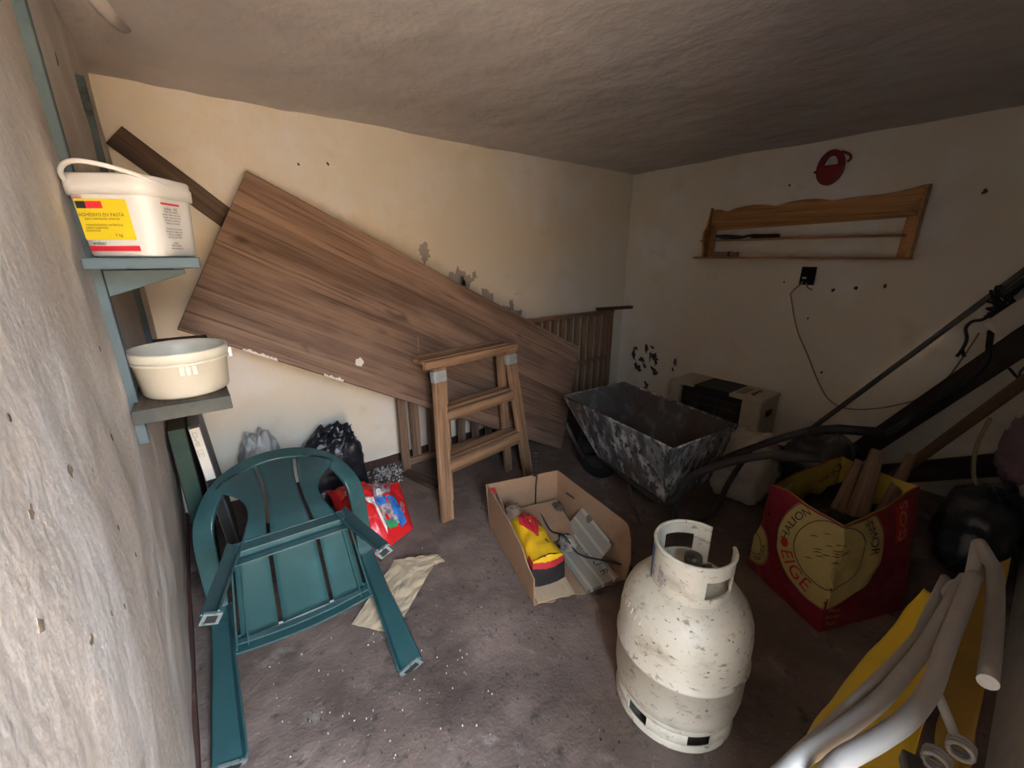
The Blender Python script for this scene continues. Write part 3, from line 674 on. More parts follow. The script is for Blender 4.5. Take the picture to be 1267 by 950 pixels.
b = B(); b.grid(lambda u, v: FL_.lerp(FR_, u).lerp(TL.lerp(TR, u), v)+V((0, 0, .003+.004*nz((u*4, v*4, 0))*(1-v)))+V((.01, -.035, 0))*(1-v)*nz((u*9, 2, 0)), 24, 16, .005); b.obj('bottom_panel', card_m, t)
b = B(); b.grid(lambda u, v: FL_.lerp(FR_, .02+.38*u)+V((.03, .10, 0))*v+V((0, -.012, .022+.012*v+.004*nz((u*6, v*3, 3)))), 12, 6, .006); b.obj('torn_flap', cardedge_m, t)
b = B(); put_text(b, 'W', lambda x_, y_: TL+V((-.012-.002, -.045+y_*0, .215))+V((.27, .95, 0))*x_+V((0, 0, 1))*y_, .04); 
b = B()
for k in range(3): b.obox(TL+(TR-TL).normalized()*(.022+.006*k)+V((-.003, -.0065, .225-.012*k)), (.012-.003*k, -.0037, 0), (0, .0008, 0), (0, 0, .006))
b.obj('red_mark', red_m, t)

ax = V((.28, .96, 0)).normalized(); sx_ = V((.96, -.28, 0)).normalized()
# loose cardboard sheet at the back of the box
b = B(); b.grid(lambda u, v: TL+V((.03, -.07, .05))+sx_*(.02+.30*u)-ax*(.24*v)+V((0, 0, .055*(1-v)+.006*nz((u*3, v*3, 5)))), 10, 10, .005)
tag(b.obj('cardboard_sheet', card_m, base=(1.2, 1.4, .05)), 'loose cardboard sheet lying inside the open box', 'cardboard')
for k in range(2):
    b = B(); b.grid(lambda u, v: TL+V((.020+.014*k, -.02, .02))-ax*(.02+.30*u)+V((.01*v, 0, (.19-.03*k-.08*u)*v)), 10, 4, .004)
    tag(b.obj('cardboard_strip', card_m, base=(1.08, 1.45, .02)), ('narrow cardboard strip tucked along the inside of the box', 'second cardboard strip standing against the first one in the box')[k], 'cardboard')
# yellow, red and black bag
t = thing('food_bag', (1.04, 1.2, .03), 'yellow and red bag with black base standing in the cardboard box', 'bag')
bc = V((1.062, 1.195, .035))
def bagp(s, w, h):
    """s along (0 front .. 1 back), w across -1..1, h 0..1 up"""
    wid = .082*(1-.18*s)+.006*nz((s*3, h*3, 1)); zt = .150+.035*s-.05*max(0, s-.75)*3
    f_ = 1-.10*abs(w)**3
    return bc+ax*(-.135+.30*s+.02*nz((w*2, h*3, 2), 1, 3)*s)+sx_*(w*wid*(1-.12*h*h))+V((0, 0, zt*h*f_+.016*nz((s*5, w*2.5, 0), 1, 8)*h+.012*abs(nz((s*9, w*5, 0), 1, 2))*h))
b = B(); n = 22; rings = []
prof = [(-1, 0), (-1, .25), (-1, .5), (-1, .75), (-.96, .92), (-.75, .99), (-.5, 1), (-.25, 1), (0, 1), (.25, 1), (.5, 1), (.75, .99), (.96, .92), (1, .75), (1, .5), (1, .25), (1, 0)]
vs = []; fs = []
for i in range(n+1):
    for w_, h_ in prof: vs.append(bagp(i/n, w_, h_))
m_ = len(prof)
for i in range(n):
    for j in range(m_-1): fs.append((i*m_+j, i*m_+j+1, (i+1)*m_+j+1, (i+1)*m_+j))
fs.append(tuple(n*m_+j for j in range(m_)))
b.add(vs, fs)
# front face in rows so it can carry the colour bands
hs_ = [0, .12, .25, .38, .5, .62, .75, .88, .99]
b.grid(lambda u, v: bagp(0, -1+2*u, 0).lerp(bagp(0, -1+2*u, 1), v)+(-ax)*(.022*math.sin(math.pi*u)*(.4+.6*math.sin(math.pi*v))), 14, 48)
b.m = []
for f_ in b.f:
    c_ = sum((b.v[i] for i in f_), V())/len(f_); s_ = (c_-bc).dot(ax)+.135; hh = (c_.z-.035)+.28*max(0, s_-.01)
    b.m.append(0 if hh < .098 else (1 if hh < .128 else 2))
cool_y = surf('yellow_nylon', (.78, .47, .015), [((.62, .34, .01), 8, .5, .7)], .5, (22, .4, .01)); cool_r = surf('red_nylon', (.50, .03, .035), rough=.5, bump=(22, .3, .01)); cool_k = surf('black_nylon', (.018, .017, .020), rough=.6, bump=(18, .3, .01))
b.obj('bag_body', [cool_k, cool_r, cool_y], t, smooth=True)
def tops(s, w, off=.004): return bagp(s, w, 1)+V((0, 0, off))
b = B(); b.grid(lambda u, v: (lambda p: tops(.68+p[0]*.36, -.05+p[1]*.74, .008))(((u-.5)-(v-.5), (u-.5)+(v-.5))), 8, 8, .002); b.obj('red_diamond_print', red_m, t)
b = B(); rp = lambda x_, y_: tops(.68+y_, .0+x_, .011)
b.grid(lambda u, v: rp(-.28+.5*u, .02+.10*u+.035*v), 8, 2); b.grid(lambda u, v: rp(-.10+.16*u, -.04+.05*v), 4, 2); b.obj('figure_print', cool_y, t)
b = B(); put_text(b, 'CP', lambda x_, y_: tops(.62+y_*.9, .62+x_, .008), .30, -.5); put_text(b, 'm', lambda x_, y_: tops(.22+y_, .3+x_, .008), .25, .2)
b.grid(lambda u, v: rp(.16+.14*u, .12+.05*v), 4, 2); b.obj('black_print', letter_m, t)
crumple((1.085, 1.385, .185), (.032, .045, .05), 2.2, .5, 1.6, 21, surf('taupe_cloth', (.20, .13, .09), rough=.9), 'cloth_bundle', 'small taupe cloth bundle behind the yellow bag in the box', 'cloth', floorz=.03, nu=28, nv=18)
# newspapers
news = print_mat('newsprint', (.40, .36, .29), (.15, .13, .115))
def paper_obj(name, c, ux, uy, th, label, head=None, dark=False):
    c, ux, uy = V(c), V(ux), V(uy); zx = ux.normalized(); zn = ux.cross(uy).normalized(); zy = zn.cross(zx)
    t = thing(name, c, label, 'newspaper')
    o = bar('pages', c-ux, c+ux, uy.length*2, th, news, t, zy, .001)
    if head:
        b = B()
        for k, ch_ in enumerate(head): put_text(b, ch_, lambda x_, y_, k=k: c+zx*(x_-ux.length*.70+k*ux.length*.44)+zy*(y_+uy.length*.52)*(1)+zn*(th/2+.0008), .052)
        b.obj('headline_print', letter_m, t)
    return t
paper_obj('newspaper', (1.350, 1.13, .095), ax*-.135+V((0, 0, -.012)), V((.042, -.012, .050)), .012, 'folded newspaper leaning on the right side of the box')
paper_obj('newspaper', (1.245, 1.045, .034), ax*-.140, sx_*.080+V((0, 0, .010)), .018, 'newspaper with large headline letters lying flat in the box', 'XPUR')
crumple((1.245, 1.17, .075), (.035, .045, .035), 2.4, .5, 1.8, 31, surf('grey_rag', (.30, .26, .22), [((.05, .05, .05), 12, .5, .6)], .9), 'crumpled_rag', 'small grey and black crumpled rag between bag and newspapers', 'rag', floorz=.045, nu=26, nv=16)
b = B(); b.tube(smooth_path([(1.305, 1.485, .10), (1.275, 1.40, .10), (1.24, 1.28, .08), (1.23, 1.18, .115), (1.24, 1.09, .065), (1.30, .99, .062), (1.37, .90, .050), (1.42, .83, .012), (1.45, .74, .010)], 6), .0045, 6)
tag(b.obj('electric_cable', black_m, base=(1.28, 1.2, .05), smooth=True), 'thin black cable running over the newspapers out of the box', 'cable')
b = B(); b.tube(smooth_path([(1.42, 1.36, .19), (1.44, 1.28, .16), (1.425, 1.15, .13), (1.42, 1.06, .16), (1.405, .97, .08), (1.37, .92, .04)], 6), .004, 6)
tag(b.obj('electric_cable', black_m, base=(1.4, 1.1, .05), smooth=True), 'thin black cable along the right side of the box', 'cable')
b = B(); cx_, cy_ = 1.315, 1.488
b.tube([(cx_+.011*math.cos(k*.9), cy_+.011*math.sin(k*.9), .265+.0021*k) for k in range(72)], .003, 6)
b.tube([(cx_, cy_-.004, .06), (cx_, cy_-.006, .20), (cx_+.011, cy_, .265)], .003, 6)
tag(b.obj('coil_spring', tubeblk_m, base=(cx_, cy_, .06), smooth=True), 'dark coiled spring standing up at the back of the box', 'spring')
crumple((1.385, 1.385, .07), (.03, .04, .05), 2.8, .4, 1.6, 41, surf('brown_bundle', (.10, .065, .045), rough=.8), 'cloth_bundle', 'dark brown bundle in the back right corner of the box', 'cloth', floorz=.016, nu=28, nv=18)

# ------------------------------------------------------------------ wheelbarrow
t = thing('wheelbarrow', (1.9, 1.25, 0), 'dark steel wheelbarrow with cement spattered tray', 'wheelbarrow')
A, Bq, Cq, Dq = V((1.716, 1.70, .58)), V((2.243, 1.655, .58)), V((2.09, .836, .58)), V((1.586, .88, .58))
a_, b_, c_, d_ = V((1.790, 1.455, .245)), V((2.150, 1.425, .245)), V((2.045, .915, .245)), V((1.680, .945, .245))
tray_m = surf('cement_spattered_steel', (.050, .050, .052), [((.20, .19, .18), 9, .44, .60, 9, (1, 1, .45)), ((.42, .40, .36), 18, .50, .60, 10, (1, 1, .4)), ((.030, .028, .027), 34, .54, .60, 6, (1, 1, .5)), ((.07, .04, .03), 3, .56, .72, 6)], .7, (40, .4, .004))
tray_in = surf('tray_inside', (.060, .054, .048), [((.13, .12, .11), 12, .52, .68, 9), ((.06, .03, .02), 3.5, .50, .65)], .75, (40, .3, .004))
b = B(); cen = (A+Bq+Cq+Dq)/4
def wallq(p, q, r, s_, th=.004):
    n_ = (q-p).cross(s_-p).normalized(); n_ = n_ if n_.dot(cen-V((0, 0, .15))-p) > 0 else -n_
    b.slot(0); b.grid(lambda u, v: p.lerp(q, u).lerp(s_.lerp(r, u), v), 6, 6)
    b.slot(1); b.grid(lambda u, v: p.lerp(q, u).lerp(s_.lerp(r, u), v)+n_*th, 6, 6)
for p, q, r, s_ in ((A, Dq, d_, a_), (Dq, Cq, c_, d_), (Cq, Bq, b_, c_), (Bq, A, a_, b_)): wallq(p, q, r, s_)
b.slot(0); b.add([a_, b_, c_, d_], [(0, 1, 2, 3)]); b.slot(1); b.add([p+V((0, 0, .004)) for p in (a_, b_, c_, d_)], [(0, 1, 2, 3)])
b.obj('tray', [tray_m, tray_in], t)
b = B(); b.tube([A, Dq, Cq, Bq, A], .007, 6); b.obj('rim', tray_m, t, smooth=True)
for p, q in ((A, a_), (Bq, b_), (Cq, c_), (Dq, d_)):
    b = B(); b.tube([p, q], .0045, 6); b.obj('corner_seam', tray_m, t, smooth=True)
b = B(); b.tube(smooth_path([(1.93, 1.60, .17), (1.83, 1.42, .215), (1.73, 1.10, .215), (1.70, .96, .23), (1.700, .885, .30), (1.700, .84, .42), (1.700, .70, .55), (1.715, .56, .64), (1.735, .475, .665)], 6), .0165, 10); b.obj('frame_tube', tubeblk_m, t, smooth=True)
b = B(); b.tube(smooth_path([(1.97, 1.60, .17), (2.08, 1.42, .215), (2.10, 1.10, .215), (2.09, .96, .24), (2.085, .91, .34), (2.10, .72, .51), (2.12, .555, .635), (2.135, .48, .668)], 6), .0165, 10); b.obj('frame_tube', tubeblk_m, t, smooth=True)
b = B(); b.tube([(1.718, .54, .648), (1.738, .46, .668), (1.765, .40, .682)], .0215, 12); b.obj('grip', black_m, t, smooth=True)
b = B(); b.tube([(2.122, .545, .640), (2.14, .445, .680), (2.162, .31, .705)], .0205, 12); b.obj('grip', black_m, t, smooth=True)
b = B(); b.tube(smooth_path([(2.10, .76, .47), (2.09, .83, .25), (2.05, .865, .06), (1.93, .92, .02), (1.80, .93, .03), (1.715, .90, .24)], 6), .014, 8); b.obj('support_leg', tubeblk_m, t, smooth=True)
b = B(); b.tube([(1.70, 1.17, .225), (1.715, 1.13, .10), (1.73, 1.09, .006)], .008, 8); b.obj('support_rod', tubeblk_m, t, smooth=True)
b = B(); b.tube([(1.66, 1.62, .45), (1.70, 1.58, .33), (1.80, 1.59, .19), (1.90, 1.60, .17)], .012, 8); b.obj('front_brace', tubeblk_m, t, smooth=True)
b = B(); wc = V((1.95, 1.60, .168)); vs = []; fs = []; n = 36; pr_ = [(.10, -.028), (.13, -.04), (.155, -.038), (.166, -.02), (.168, 0), (.166, .02), (.155, .038), (.13, .04), (.10, .028)]
for i in range(n):
    th = 2*math.pi*i/n
    for r, xx in pr_: vs.append(wc+V((xx, r*math.cos(th), r*math.sin(th))))
m_ = len(pr_)
for i in range(n):
    for j in range(m_-1): fs.append((i*m_+j, i*m_+j+1, ((i+1) % n)*m_+j+1, ((i+1) % n)*m_+j))
b.add(vs, fs); b.obj('tyre', black_m, t, smooth=True)
b = B(); b.tube([wc+V((-.024, 0, 0)), wc+V((.024, 0, 0))], .103, 28); b.tube([wc+V((-.055, 0, 0)), wc+V((.055, 0, 0))], .014, 10); b.obj('hub', tubeblk_m, t)

# ------------------------------------------------------------------ gas heater by the right wall
t = thing('gas_heater', (3.24, 1.45, 0), 'low cream gas heater with dark grille by the right wall', 'heater')
hx0, hx1, hy0, hy1, hz = 3.085, 3.405, 1.095, 1.805, .42
heat_m = surf('cream_enamel', (.50, .43, .34), [((.40, .33, .25), 6, .55, .75)], .5); grille_m = surf('black_enamel', (.016, .016, .017), rough=.5)
b = B(); b.box((hx0+.03, hy0+.01, .03), (hx1, hy1-.01, hz-.035)); b.obj('casing', grille_m, t)
for y0, y1, nm in ((hy0, hy0+.14, 'side_panel'), (hy1-.09, hy1, 'side_panel')):
    b = B(); b.box((hx0, y0, .02), (hx1, y1, hz-.02)); b.obj(nm, heat_m, t, bevel=.015)
for y0, y1 in ((hy0-.006, hy0+.235), (hy1-.20, hy1+.006)):
    b = B(); b.box((hx0-.006, y0, hz-.03), (hx1+.002, y1, hz)); b.obj('top_cap', heat_m, t, bevel=.012)
b = B(); b.box((hx0+.01, hy0+.235, hz-.034), (hx1, hy1-.20, hz-.004)); b.obj('top_panel', grille_m, t, bevel=.004)
for k in range(5):
    z = .09+.062*k
    b = B(); b.tube([(hx0+.012, hy0+.14, z), (hx0+.012, hy1-.09, z)], .0035, 6); b.obj('grille_bar', surf('grille_steel', (.08, .10, .10), rough=.4, metal=.5), t)
for k in range(3):
    b = B(); yy = hy0+.20+.10*k*0; b.obox((hx0+.033, hy0+.24+.14*k, .21), (.004, 0, 0), (0, .06, 0), (0, 0, .13)); b.obj('burner_plate', surf('burner', (.045, .04, .035), [((.10, .08, .05), 14, .55, .7)], .8), t)
b = B(); b.box((hx0+.10, hy0-.0075, .275), (hx0+.19, hy0+.002, .315)); b.obj('handle_slot_shade', dark_m, t)  # raised black strip painted as the shade in the slot
for k in range(3):
    b = B(); b.tube([(hx0+.09+.055*k, hy0+.10, hz-.001), (hx0+.09+.055*k, hy0+.10, hz+.012)], .014, 12); b.obj('control_knob', surf('brown_knob', (.14, .09, .06), rough=.5), t)
for k in range(4):
    b = B(); b.box((hx0+.05, hy0+.15+.016*k, hz-.001), (hx0+.24, hy0+.158+.016*k, hz+.0015)); b.obj('vent_slot', surf('brown_knob', (.14, .09, .06)), t)

# white sack behind the wheelbarrow
crumple((2.46, .92, .20), (.15, .165, .21), 3.0, .26, 1.4, 51, surf('dirty_white_sacking', (.46, .40, .33), [((.34, .28, .22), 5, .5, .7)], .85, (16, .5, .02)), 'white_sack', 'dirty white sack slumped behind the wheelbarrow handles', 'sack', nu=48, nv=32)
crumple((2.72, .60, .20), (.20, .17, .22), 2.8, .3, 1.4, 61, bin_m, 'rubbish_bag', 'black plastic bag behind the open fuel sack', 'bag', nu=40, nv=28)

# ------------------------------------------------------------------ gas cylinder
GX, GY = 1.052, .480
t = thing('gas_cylinder', (GX, GY, 0), 'dirty white gas cylinder with collar handle on the floor', 'gas cylinder')
gas_m = surf('chipped_white_enamel', (.62, .555, .435), [((.52, .46, .35), 4, .50, .70), ((.42, .35, .25), 9, .55, .70, 10, (1, 1, 1.8)), ((.27, .21, .15), 26, .585, .68, 10, (1, 1, 2.0)), ((.13, .10, .07), 60, .625, .68, 8), ((.06, .045, .03), 13, .70, .715, 10, (1, 1, 3))], .42, (18, .12, .01), spec=.5)
b = B(); b.lathe([(.165, .060), (.176, .075), (.188, .098), (.1915, .125), (.192, .238), (.1965, .241), (.1975, .246), (.1965, .251), (.192, .254), (.191, .335), (.186, .375), (.173, .410), (.150, .440), (.118, .462), (.075, .475), (.03, .480), (0, .481)], 72, (GX, GY, 0)); b.obj('tank', gas_m, t, smooth=True)
def ringwall(r, z0, z1, th, a0, a1, n, b, top_r=None):
    tr_ = top_r or r
    b.lathe([(r, z0), (tr_, z1), (tr_-th, z1), (r-th, z0), (r, z0)], n, (GX, GY, 0), a0=a0, a1=a1)
    for a in (a0, a1):
        c, s = math.cos(a), math.sin(a); o_ = V((GX, GY, 0))
        b.add([o_+V((c*q, s*q, z)) for q, z in ((r, z0), (tr_, z1), (tr_-th, z1), (r-th, z0))], [(0, 1, 2, 3)])
rad = math.radians
b = B(); holes = [(rad(k*60-5-11), rad(k*60-5+11)) for k in range(6)]
ringwall(.1795, 0, .026, .004, 0, 2*math.pi, 72, b); ringwall(.1795, .066, .100, .004, 0, 2*math.pi, 72, b, .184)
for k in range(6):
    a0 = holes[k][1]; a1 = holes[(k+1) % 6][0]+(2*math.pi if k == 5 else 0)
    ringwall(.1795, .026, .066, .004, a0, a1, 12, b)
b.lathe([(.1795, .0), (.183, .004), (.1795, .009)], 72, (GX, GY, 0))
b.obj('foot_ring', gas_m, t, smooth=True)
b = B(); r = .112; z0, z1, zb = .440, .592, .447
gap0, gap1 = rad(312), rad(362)          # the collar is open between these
h1 = (rad(228), rad(280)); h2 = (rad(28+360), rad(78+360))
segs = [(gap1, h2[0]), (h2[1], h1[0]+2*math.pi), (h1[1]+2*math.pi, gap0+2*math.pi)]
for a0, a1 in segs: ringwall(r, z0, z1, .006, a0, a1, max(3, int((a1-a0)/.08)), b)
for a0, a1 in ((h2[0], h2[1]), (h1[0]+2*math.pi, h1[1]+2*math.pi)):
    ringwall(r, z0, .494, .006, a0, a1, 10, b); ringwall(r, .552, z1, .006, a0, a1, 10, b)
cl = b.obj('collar', gas_m, t, smooth=False)
b = B(); b.tube([(GX+(r-.003)*math.cos(gap1+(gap0+2*math.pi-gap1)*k/60), GY+(r-.003)*math.sin(gap1+(gap0+2*math.pi-gap1)*k/60), z1) for k in range(61)], .006, 8); b.obj('collar_rim', gas_m, cl, smooth=True)
def colf(a, off=.0012): return lambda x_, y_: V((GX+(r+off)*math.cos(a+x_/r), GY+(r+off)*math.sin(a+x_/r), .515+y_))
b = B(); b.grid(lambda u, v: colf(rad(138))(-.016+.018*u, -.06+.125*v), 6, 1); b.obj('blue_label', blueprint_m, cl)
b = B()
for k, tx in enumerate(('NTO 0024', '1001 070', 'B1T')): put_text(b, tx, lambda x_, y_, k=k: colf(rad(165))(x_+(-.011+.011*k), y_-.006*k), .013, -math.pi/2)
b.obj('stamped_print', surf('navy_print', (.03, .03, .07), rough=.6), cl)
brass = surf('dull_brass', (.13, .10, .06), [((.05, .04, .03), 30, .5, .65)], .5, metal=.6)
b = B(); b.lathe([(.028, .476), (.026, .490), (.016, .494), (.016, .515), (.024, .518), (.026, .535), (.024, .548), (.012, .552), (0, .552)], 24, (GX+.005, GY, 0)); b.obj('valve', brass, t, smooth=True)
b = B(); b.tube([(GX+.01, GY-.01, .505), (GX+.05, GY-.035, .505)], .010, 12); b.obj('valve_outlet', brass, t, smooth=True)
for k in range(9):     # embossed letters near the shoulder
    a = rad(128+6.5*k); b = B(); b.obox((GX+.183*math.cos(a), GY+.183*math.sin(a), .386), (.0045*-math.sin(a), .0045*math.cos(a), 0), (0.001*math.cos(a), 0.001*math.sin(a), .0), (-.004*math.cos(a), -.004*math.sin(a), .011)); b.obj('embossed_mark', gas_m, t, bevel=.001)

# ------------------------------------------------------------------ big open sack
t = thing('paper_sack', (2.0, .33, 0), 'open red and yellow printed paper sack full of firewood', 'sack')
K0, K1, K2, K3 = V((1.87, .60, .006)), V((1.70, .262, .006)), V((2.10, .085, .006)), V((2.31, .42, .006))
U0, U1, U2, U3 = V((1.795, .545, .49)), V((1.745, .272, .465)), V((2.205, .155, .50)), V((2.285, .435, .505))
side_len = [(K1-K0).length, (K2-K1).length, (K3-K2).length, (K0-K3).length]
KS = [K0, K1, K2, K3]; US = [U0, U1, U2, U3]
def sack(Uq, z, off=0.0):
    """Uq metres round the sack from the near corner K1 (negative = left face), z height 0..1"""
    per = sum(side_len); q = (Uq+side_len[0]) % per; k = 0
    while k < 3 and q > side_len[k]: q -= side_len[k]; k += 1
    u = q/side_len[k]; p0, p1, q0, q1 = KS[k], KS[(k+1) % 4], US[k], US[(k+1) % 4]
    p = p0.lerp(p1, u).lerp(q0.lerp(q1, u), z)
    n_ = (p1-p0).cross(V((0, 0, 1))).normalized(); ctr = (K0+K1+K2+K3)/4; n_ = n_ if n_.dot(p0-ctr) > 0 else -n_
    bul = .030*math.sin(math.pi*u)*math.sin(math.pi*min(1, z*.95))+.012*nz((Uq*7, z*4, 0), 1, 3)*min(1, 4*z)*1.0+.006*nz((Uq*18, z*9, 0), 1, 5)
    p = p+n_*(bul+off)
    if z > .85: p.z += .02*nz((Uq*6, 1, 0), 1, 9)*(z-.85)/.15
    return p
per = sum(side_len)
sack_red = surf('red_sack_paper', (.20, .010, .022), [((.12, .008, .014), 5, .5, .7)], .55, (14, .4, .02)); sack_yel = surf('yellow_sack_lining', (.40, .29, .045), [((.30, .21, .03), 6, .5, .7)], .7)
b = B(); b.slot(0); b.grid(lambda u, v: sack(-side_len[0]+per*.9999*u, v), 110, 26); b.slot(1); b.grid(lambda u, v: sack(-side_len[0]+per*.9999*(1-u), v, -.007), 110, 26)
b.obj('sack_body', [sack_red, sack_yel], t, smooth=True)
def disc(bm, cu, cz, r0, r1, off, a0=0, a1=2*math.pi, n=48, m=4, sq=1.0):
    bm.grid(lambda u, v: sack(cu+(r0+(r1-r0)*v)*math.cos(a0+(a1-a0)*u), (cz+(r0+(r1-r0)*v)*math.sin(a0+(a1-a0)*u)*sq)/.48, off), n, m)
EU, EZ = -.025, .335
cream_pr = surf('cream_print', (.40, .31, .11), rough=.6); brown_pr = surf('brown_print', (.12, .065, .03), rough=.6); dred_pr = surf('bright_red_print', (.42, .02, .02), rough=.6)
def clipdisc(bm, r0, r1, off, a0=0, a1=2*math.pi):
    """part of an annulus that stays under the rim"""
    n, m = 72, max(2, int((r1-r0)/.02))
    def fn(u, v):
        a = a0+(a1-a0)*u; r_ = r0+(r1-r0)*v; z_ = EZ+r_*math.sin(a)
        return sack(EU+r_*math.cos(a), min(.985, z_/.48), off)
    bm.grid(fn, n, m)
b = B(); clipdisc(b, .0, .232, .0020); b.obj('cream_disc', cream_pr, t)
b = B(); clipdisc(b, .137, .141, .0034); clipdisc(b, .226, .229, .0034)
for k in range(16):
    a, rr = random.uniform(0, 6.28), random.uniform(.02, .11); x_, z_ = EU-.02+rr*math.cos(a)*.9, EZ+rr*math.sin(a)*.8
    if z_ < .44: b.grid(lambda u, v, x_=x_, z_=z_: sack(x_+.034*u, (z_+.012*u+.004*v*math.sin(3*u))/.48, .0038), 4, 1)
def arc(R_, a0): return lambda x_, y_: sack(EU+(R_+y_)*math.cos(a0+x_/R_), min(.985, (EZ+(R_+y_)*math.sin(a0+x_/R_))/.48), .0042)
def arcu(R_, a0): return lambda x_, y_: sack(EU+(R_-y_)*math.cos(a0+x_/R_), min(.985, (EZ+(R_-y_)*math.sin(a0+x_/R_))/.48), .0042)
def arct(R_, a0): return lambda x_, y_: sack(EU+(R_+y_)*math.cos(a0-x_/R_), min(.985, (EZ+(R_+y_)*math.sin(a0-x_/R_))/.48), .0042)
put_text(b, 'HALION', arct(.184, rad(163)), .050); put_text(b, 'SOMOR', arct(.184, rad(22)), .050)
b.obj('black_print', letter_m, t)
b = B(); put_text(b, 'EIGE', arcu(.182, rad(232)), .085); disc(b, EU+.182*math.cos(rad(196)), EZ+.182*math.sin(rad(196)), 0, .020, .0042, n=20); b.obj('red_lettering', dred_pr, t)
b = B(); disc(b, -.372, .15, 0, .105, .0022, n=40); b.obj('cream_disc', cream_pr, t)
b = B(); disc(b, -.372, .15, .055, .059, .0034, n=40); disc(b, -.372, .15, .098, .101, .0034, n=40)
put_text(b, 'NATURA', lambda x_, y_: sack(-.372+(.077-y_)*math.cos(rad(-20)+x_/.077), (.15+(.077-y_)*math.sin(rad(-20)+x_/.077))/.48, .0042), .034)
b.obj('black_print', letter_m, t)
b = B()
for k, tx in enumerate(('Pino', 'Rodal', 'Ausi')): put_text(b, tx, lambda x_, y_, k=k: sack(.045+x_, (.100-.030*k+y_)/.48, .004), .028)
b.obj('small_print', cream_pr, t)
b = B(); put_text(b, 'GOS', lambda x_, y_: sack(.315+x_, (.40+y_)/.48, .006), .07, 1.4); b.obj('white_lettering', cream_pr, t)
b = B(); b.grid(lambda u, v: sack(.27+.085*u, (.33+.135*v)/.48, .0045), 8, 8); b.obj('red_panel', dred_pr, t)
b = B(); b.grid(lambda u, v: sack(per-side_len[0]-.05-.10*u, .62+.28*v, -.0095), 6, 6); b.obj('white_label', surf('grey_label', (.50, .47, .42), [((.15, .13, .12), 40, .6, .66)], .7), t)
b = B(); put_text(b, 'HOLZ', lambda x_, y_: sack(side_len[1]+side_len[2]+.06-x_, .86+y_, -.0105), .07, .9); b.obj('inner_lettering', letter_m, t)
b = B(); b.grid(lambda u, v: U0.lerp(U3, u).lerp(U1.lerp(U2, u), v)*.97+V((.06, .01, -.13+.05*nz((u*6, v*6, 0)))), 16, 12); b.obj('dark_filling', surf('dark_bark', (.02, .014, .010), [((.06, .04, .03), 12, .5, .7)], .95, (20, .8, .03)), t)
for p0, p1, w_, lb in (((2.06, .30, .34), (2.235, .315, .60), .085, 'broad split firewood board standing in the open sack'), ((2.12, .23, .36), (2.34, .22, .585), .055, 'narrow firewood slat behind the broad board in the sack'), ((2.03, .36, .36), (2.20, .36, .545), .05, 'short firewood offcut at the left of the sack boards')):
    o = bar('firewood_piece', p0, p1, w_, .022, wood_bat, None, (-.3, .9, 0), .003, taper=.55); tag(o, lb, 'firewood')

# ------------------------------------------------------------------ poles and beams in the right corner
o = bar('wooden_beam', (3.345, .64, .03), (3.10, -.165, 1.352), .115, .07, wood_black, None, (0, 1, .6), .006); tag(o, 'thick blackened wooden beam leaning in the right corner', 'beam')
b = B(); b.tube([(3.370, .985, .012), (3.375, .08, 1.40)], .015, 12); tag(b.obj('metal_pole', steel_m, base=(3.385, .985, 0), smooth=True), 'thin grey metal pole leaning along the right wall', 'pole')
o = bar('wooden_batten', (3.18, .40, .02), (2.86, -.13, 1.12), .05, .03, wood_bat, None, (0, 1, .6), .003); tag(o, 'thin brown wooden batten leaning below the dark beam', 'batten')
o = bar('white_plank', (3.02, .150, 1.055), (3.02, -.165, 1.50), .095, .022, surf('off_white_board', (.50, .44, .38), [((.4, .34, .28), 8, .5, .7)], .6), None, (0, .8, .6), .003); tag(o, 'off white plank end resting above the dark beam', 'plank')
o = bar('dark_plank', (3.28, .45, .055), (3.33, -.17, .40), .12, .04, wood_black, None, (0, .4, 1), .004); tag(o, 'dark plank lying low in the right corner', 'plank')
b = B(); b.tube(smooth_path([(2.16, .31, .69), (2.45, .30, .66), (2.80, .30, .62), (3.05, .245, .66), (3.12, .19, .76), (3.14, .14, .88), (3.13, .15, .99), (3.08, .155, 1.045)], 8), .013, 8); tag(b.obj('black_hose', black_m, base=(3.0, .2, .6), smooth=True), 'thick black hose draped over the dark beam', 'hose')
b = B()
for k in range(9):
    q = [(3.34+random.uniform(-.03, .02), .16+random.uniform(-.05, .06), 1.13+random.uniform(-.05, .12)) for _ in range(5)]
    q = sorted(q, key=lambda p: -p[2]); b.tube(smooth_path(q, 5), .006, 6)
b.tube(smooth_path([(3.34, .07, 1.33), (3.34, .12, 1.24), (3.33, .16, 1.16), (3.33, .205, 1.08), (3.34, .245, 1.06), (3.35, .262, 1.02), (3.35, .245, .96), (3.35, .25, .90), (3.35, .262, .86)], 5), .008, 8)
b.tube([(3.35, .25, .90), (3.35, .232, .865)], .008, 8)
b.tube(smooth_path([(3.33, .02, 1.40), (3.33, .10, 1.30), (3.33, .17, 1.20)], 5), .016, 8)
tag(b.obj('cable_tangle', black_m, base=(3.34, .16, 1.1), smooth=True), 'tangle of black cables hanging on the metal pole', 'cables')
b = B(); b.tube(smooth_path([(3.10, -.02, .95), (3.08, .02, .86), (3.07, -.05, .80), (3.07, -.14, .79)], 6), .006, 6); b.tube(smooth_path([(3.09, .06, .88), (3.08, .0, .83), (3.08, -.12, .82)], 6), .006, 6)
tag(b.obj('thin_cable', black_m, base=(3.08, 0, .8), smooth=True), 'thin black cable loops under the dark beam', 'cable')
b = B(); b.tube(smooth_path([(2.60, .05, .74), (2.64, .06, .60), (2.66, .045, .48), (2.70, .02, .40), (2.76, -.01, .36)], 6), .008, 8)
